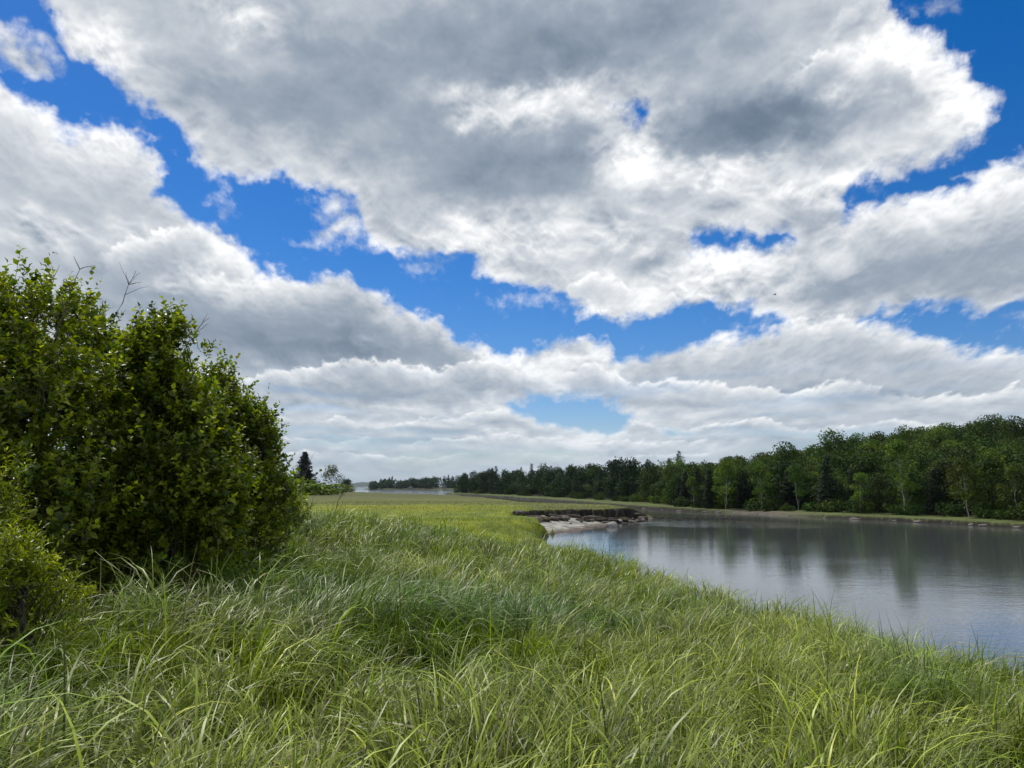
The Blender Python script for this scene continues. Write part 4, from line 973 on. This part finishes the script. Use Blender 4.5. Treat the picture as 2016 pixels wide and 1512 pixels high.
for k in range(46):
    t = R2.uniform(.02, .30) if k < 22 else R2.uniform(.3, .95); x, y = near_cut(t, R2.uniform(.6, 3.4) if t < .3 else R2.uniform(1.5, 6))
    if poly_sd(np.array([x], np.float32), np.array([y], np.float32), MUD)[0] < .15: continue
    s = R2.uniform(.3, .95)
    if len(mud0) < 3:
        V, T = lump(20+k, .7, .5, .35, .35); o = lump_obj('mud_lump', V, T, M_MUDCLOD, x, y, ground(x, y)+.08*s, LM, 'mud lump', 'pale mud lumps', R2.uniform(0, 6), s); mud0.append(o)
    else:
        o = mud0[k % 3].copy(); COL.objects.link(o); o.location = (x, y, ground(x, y)+.08*s); o.rotation_euler = (0, 0, R2.uniform(0, 6)); o.scale = (s, s*R2.uniform(.7, 1.3), s*R2.uniform(.7, 1.1))
# fallen turf blocks still carrying grass
def turf_block(x, y, s, seed, label):
    root = tag(empty('turf_block', (x, y, ground(x, y)+.12), R2.uniform(0, 6)), label, 'turf block', 'fallen turf blocks')
    V, T = lump(seed, 1.0*s, .65*s, .42*s, .25, True); make_mesh('peat', V, [], M_PEAT, root, None, True, T)
    m = 260; px = rng.uniform(-.85, .85, m)*s; py = rng.uniform(-.5, .5, m)*s
    c = np.array([.14, .145, .04])*np.exp(rng.normal(0, .25, (m, 1)))
    V, F, c = blades(px, py, rng.uniform(.12, .3, m), np.full(m, .03), rng.uniform(0, 6.28, m), np.abs(rng.normal(.4, .2, m)), rng.uniform(.4, 1.6, m), 2, c, np.full(m, .13*s))
    make_mesh('turf', V, F, M_GRASS, root, np.clip(c, .004, .5))
turf_block(9.6, 84.6, 1.0, 41, 'largest fallen turf block with grass on top, in the middle of the mud bank')
turf_block(3.2, 77.6, .7, 42, 'small fallen turf block close under the cut near the inner corner')
turf_block(12.6, 88.6, .8, 43, 'fallen turf block toward the outer end of the mud bank')
# driftwood at the inner corner of the mud
def drift(x, y, L_, rz, pitch, label, seed):
    rr = random.Random(seed); g = Geo(); P = bend_line((-L_/2, 0, 0), (L_/2, 0, pitch), 8, .03, .03, rr); g.tube(P, np.linspace(.09, .04, 8), 7)
    for u in range(3): i0 = rr.randint(2, 6); g.tube(bend_line(P[i0], P[i0]+np.array([rr.uniform(-.1, .4), rr.uniform(-.3, .3), rr.uniform(.05, .3)]), 4, 0, .04, rr), [.035, .028, .02, .01], 5)
    o = g.build('driftwood', M_TWIG); o.location = (x, y, ground(x, y)+.1); o.rotation_euler = (0, 0, rz); tag(o, label, 'driftwood', 'driftwood on the mud')
drift(1.6, 73.2, 2.0, .5, .35, 'longer weathered driftwood branch at the inner corner of the mud bank', 1)
drift(2.2, 71.6, 1.3, -.4, .2, 'short driftwood stick nearest the grass at the mud bank', 2)
# stones
V, T = lump(60, .55, .45, .38, .3); lump_obj('boulder', V, T, M_STONE, 9.95, 78.0, .08, 'single weedy boulder sticking out of the river off the mud bank', 'boulder', None)
V, T = lump(61, .8, .35, .16, .3); lump_obj('boulder', V, T, M_PEAT, 17.9, 100.6, .03, 'dark low rock awash off the tip of the mud bank', 'boulder', None)
V, T = lump(62, .5, .35, .14, .3); lump_obj('boulder', V, T, M_PEAT, 14.7, 89.6, .03, 'small dark rock awash beside the outer mud', 'boulder', None)
LS = 'pale flat stone at the waterline of the far grassy bank'
st = []
def bank_x(y): return float(np.interp(y, [68, 77, 87, 100, 115, 122, 141], [50.5, 48, 45, 39, 33, 28, 21.6]))
for k, (y, off_, s) in enumerate([(73.5, .2, 1.1), (74.2, -.25, .8), (75.6, 0, .7), (79, -.1, 1.0), (80.5, .3, .9), (83, 0, .55), (87.2, .1, .9), (90, -.2, .5), (95, .1, 1.0), (99, 0, .6), (118, -.2, .8), (120, .1, .9), (126, 0, .8), (131, .2, .6), (137, -.1, .7)]):
    x = bank_x(y)+off_*.9+.1; d = float(inland([x], [y])[0])
    for _ in range(12):
        if d < .1: x += .15
        elif d > .6: x -= .15
        d = float(inland([x], [y])[0])
    if len(st) < 4:
        V, T = lump(80+k, 1.0, .6, .28, .3); o = lump_obj('flat_stone', V, T, M_MUDCLOD, x, y, .06, LS, 'stone', 'stones along the far waterline', R2.uniform(-.5, .5)-.4, s*.6); st.append(o)
    else:
        o = st[k % 4].copy(); COL.objects.link(o); o.location = (x, y, .06); o.rotation_euler = (0, 0, R2.uniform(-.9, .3)); o.scale = (s*.6, s*.5, s*.6)

# ---------------------------------------------------------------- birds
M_BIRD = rough_mat('dark_plumage', (.03, .025, .02), (.09, .07, .055), 10, .7)
def loft(g, prof, k=10):
    """Rings along x: x, z, half width, half height."""
    P = np.array(prof); t = np.arange(k)*2*np.pi/k
    V = np.stack([np.repeat(P[:, 0:1], k, 1), P[:, 2:3]*np.cos(t), P[:, 1:2]+P[:, 3:4]*np.sin(t)], -1).reshape(-1, 3)
    m = len(P); i, j = np.meshgrid(np.arange(m-1), np.arange(k), indexing='ij'); j2 = (j+1) % k
    g.add(V, np.stack([i*k+j, i*k+j2, (i+1)*k+j2, (i+1)*k+j], -1).reshape(-1, 4))
def duck():
    g = Geo()
    loft(g, [(-.30, .10, .004, .004), (-.26, .09, .03, .02), (-.18, .06, .085, .06), (-.05, .05, .115, .085), (.08, .055, .105, .085), (.16, .08, .07, .07), (.185, .13, .04, .045), (.19, .18, .033, .036), (.205, .225, .043, .042), (.235, .235, .036, .034), (.262, .225, .018, .014), (.31, .218, .016, .006), (.325, .217, .002, .002)])
    return g
o = duck().build('duck', M_BIRD)
LD = 'small dark waterbird in the flock floating off the mud bank tip'
tag(o, LD, 'bird', 'waterbirds on the river')
dk = [(1297, 1019), (1304, 1018), (1315, 1019), (1332, 1021), (1335, 1023), (1346, 1019.5), (1350, 1020), (1362, 1020.5), (1370, 1021), (1404, 1020), (1416, 1019), (1419, 1021), (1426, 1020), (1438, 1020)]
SPOT = [(18.6, 98.4), (19.1, 99.5), (19.7, 98.3), (20.2, 95.2), (19.8, 92.6), (21.6, 97.5), (21.9, 97.0), (22.4, 96.3), (22.6, 95.1), (25.1, 96.2), (26.2, 97.6), (25.8, 95.5), (26.5, 96.9), (27.0, 96.0)]
for k, (x, y) in enumerate(SPOT):
    b = o if k == 0 else o.copy()
    if k: COL.objects.link(b)
    b.location = (x, y, -.015); b.rotation_euler = (0, 0, R2.choice([0, math.pi])+R2.uniform(-.7, .7)); s = R2.uniform(.85, 1.15)*1.15; b.scale = (s, s, s)
g = Geo()
loft(g, [(-.2, 0, .002, .002), (-.14, 0, .03, .012), (-.05, .0, .045, .04), (.08, .01, .045, .04), (.14, .02, .028, .028), (.18, .02, .024, .022), (.225, .015, .003, .003)])
fb_ = tag(g.build('flying_bird', M_BIRD), 'tiny dark bird flying alone under the clouds', 'bird')
for s in (-1, 1):
    g = Geo()
    V = []
    for t in np.linspace(0, 1, 7):
        yy = s*(.03+.36*t); zc = .02+.12*math.sin(t*2.4)*.8; ch = .13*(1-t)**.6+.012; xc = .02-.07*t*t
        V += [(xc+ch*.5, yy, zc+.006), (xc-ch*.5, yy, zc+.004), (xc-ch*.5, yy, zc-.004), (xc+ch*.5, yy, zc-.006)]
    F = [(4*a+b, 4*a+(b+1) % 4, 4*a+4+(b+1) % 4, 4*a+4+b) for a in range(6) for b in range(4)]+[(24, 25, 26, 27), (3, 2, 1, 0)]
    g.add(V, F); g.build('wing', M_BIRD, fb_)
fb_.location = (31.3, 90.0, 26.6); fb_.rotation_euler = (0, 0, .3)

# ---------------------------------------------------------------- the air between here and the far shore
g = Geo(); box(g, -7500, -3500, -4, 7500, 9800, 70)
mh, th, oh = new_mat('sea_air'); pv = th.nodes.new('ShaderNodeVolumePrincipled')
pv.inputs['Color'].default_value = (.72, .86, 1, 1); pv.inputs['Density'].default_value = .000045; pv.inputs['Anisotropy'].default_value = 0
th.links.new(pv.outputs[0], oh.inputs['Volume'])
tag(g.build('haze', mh, None, False), kind='stuff')
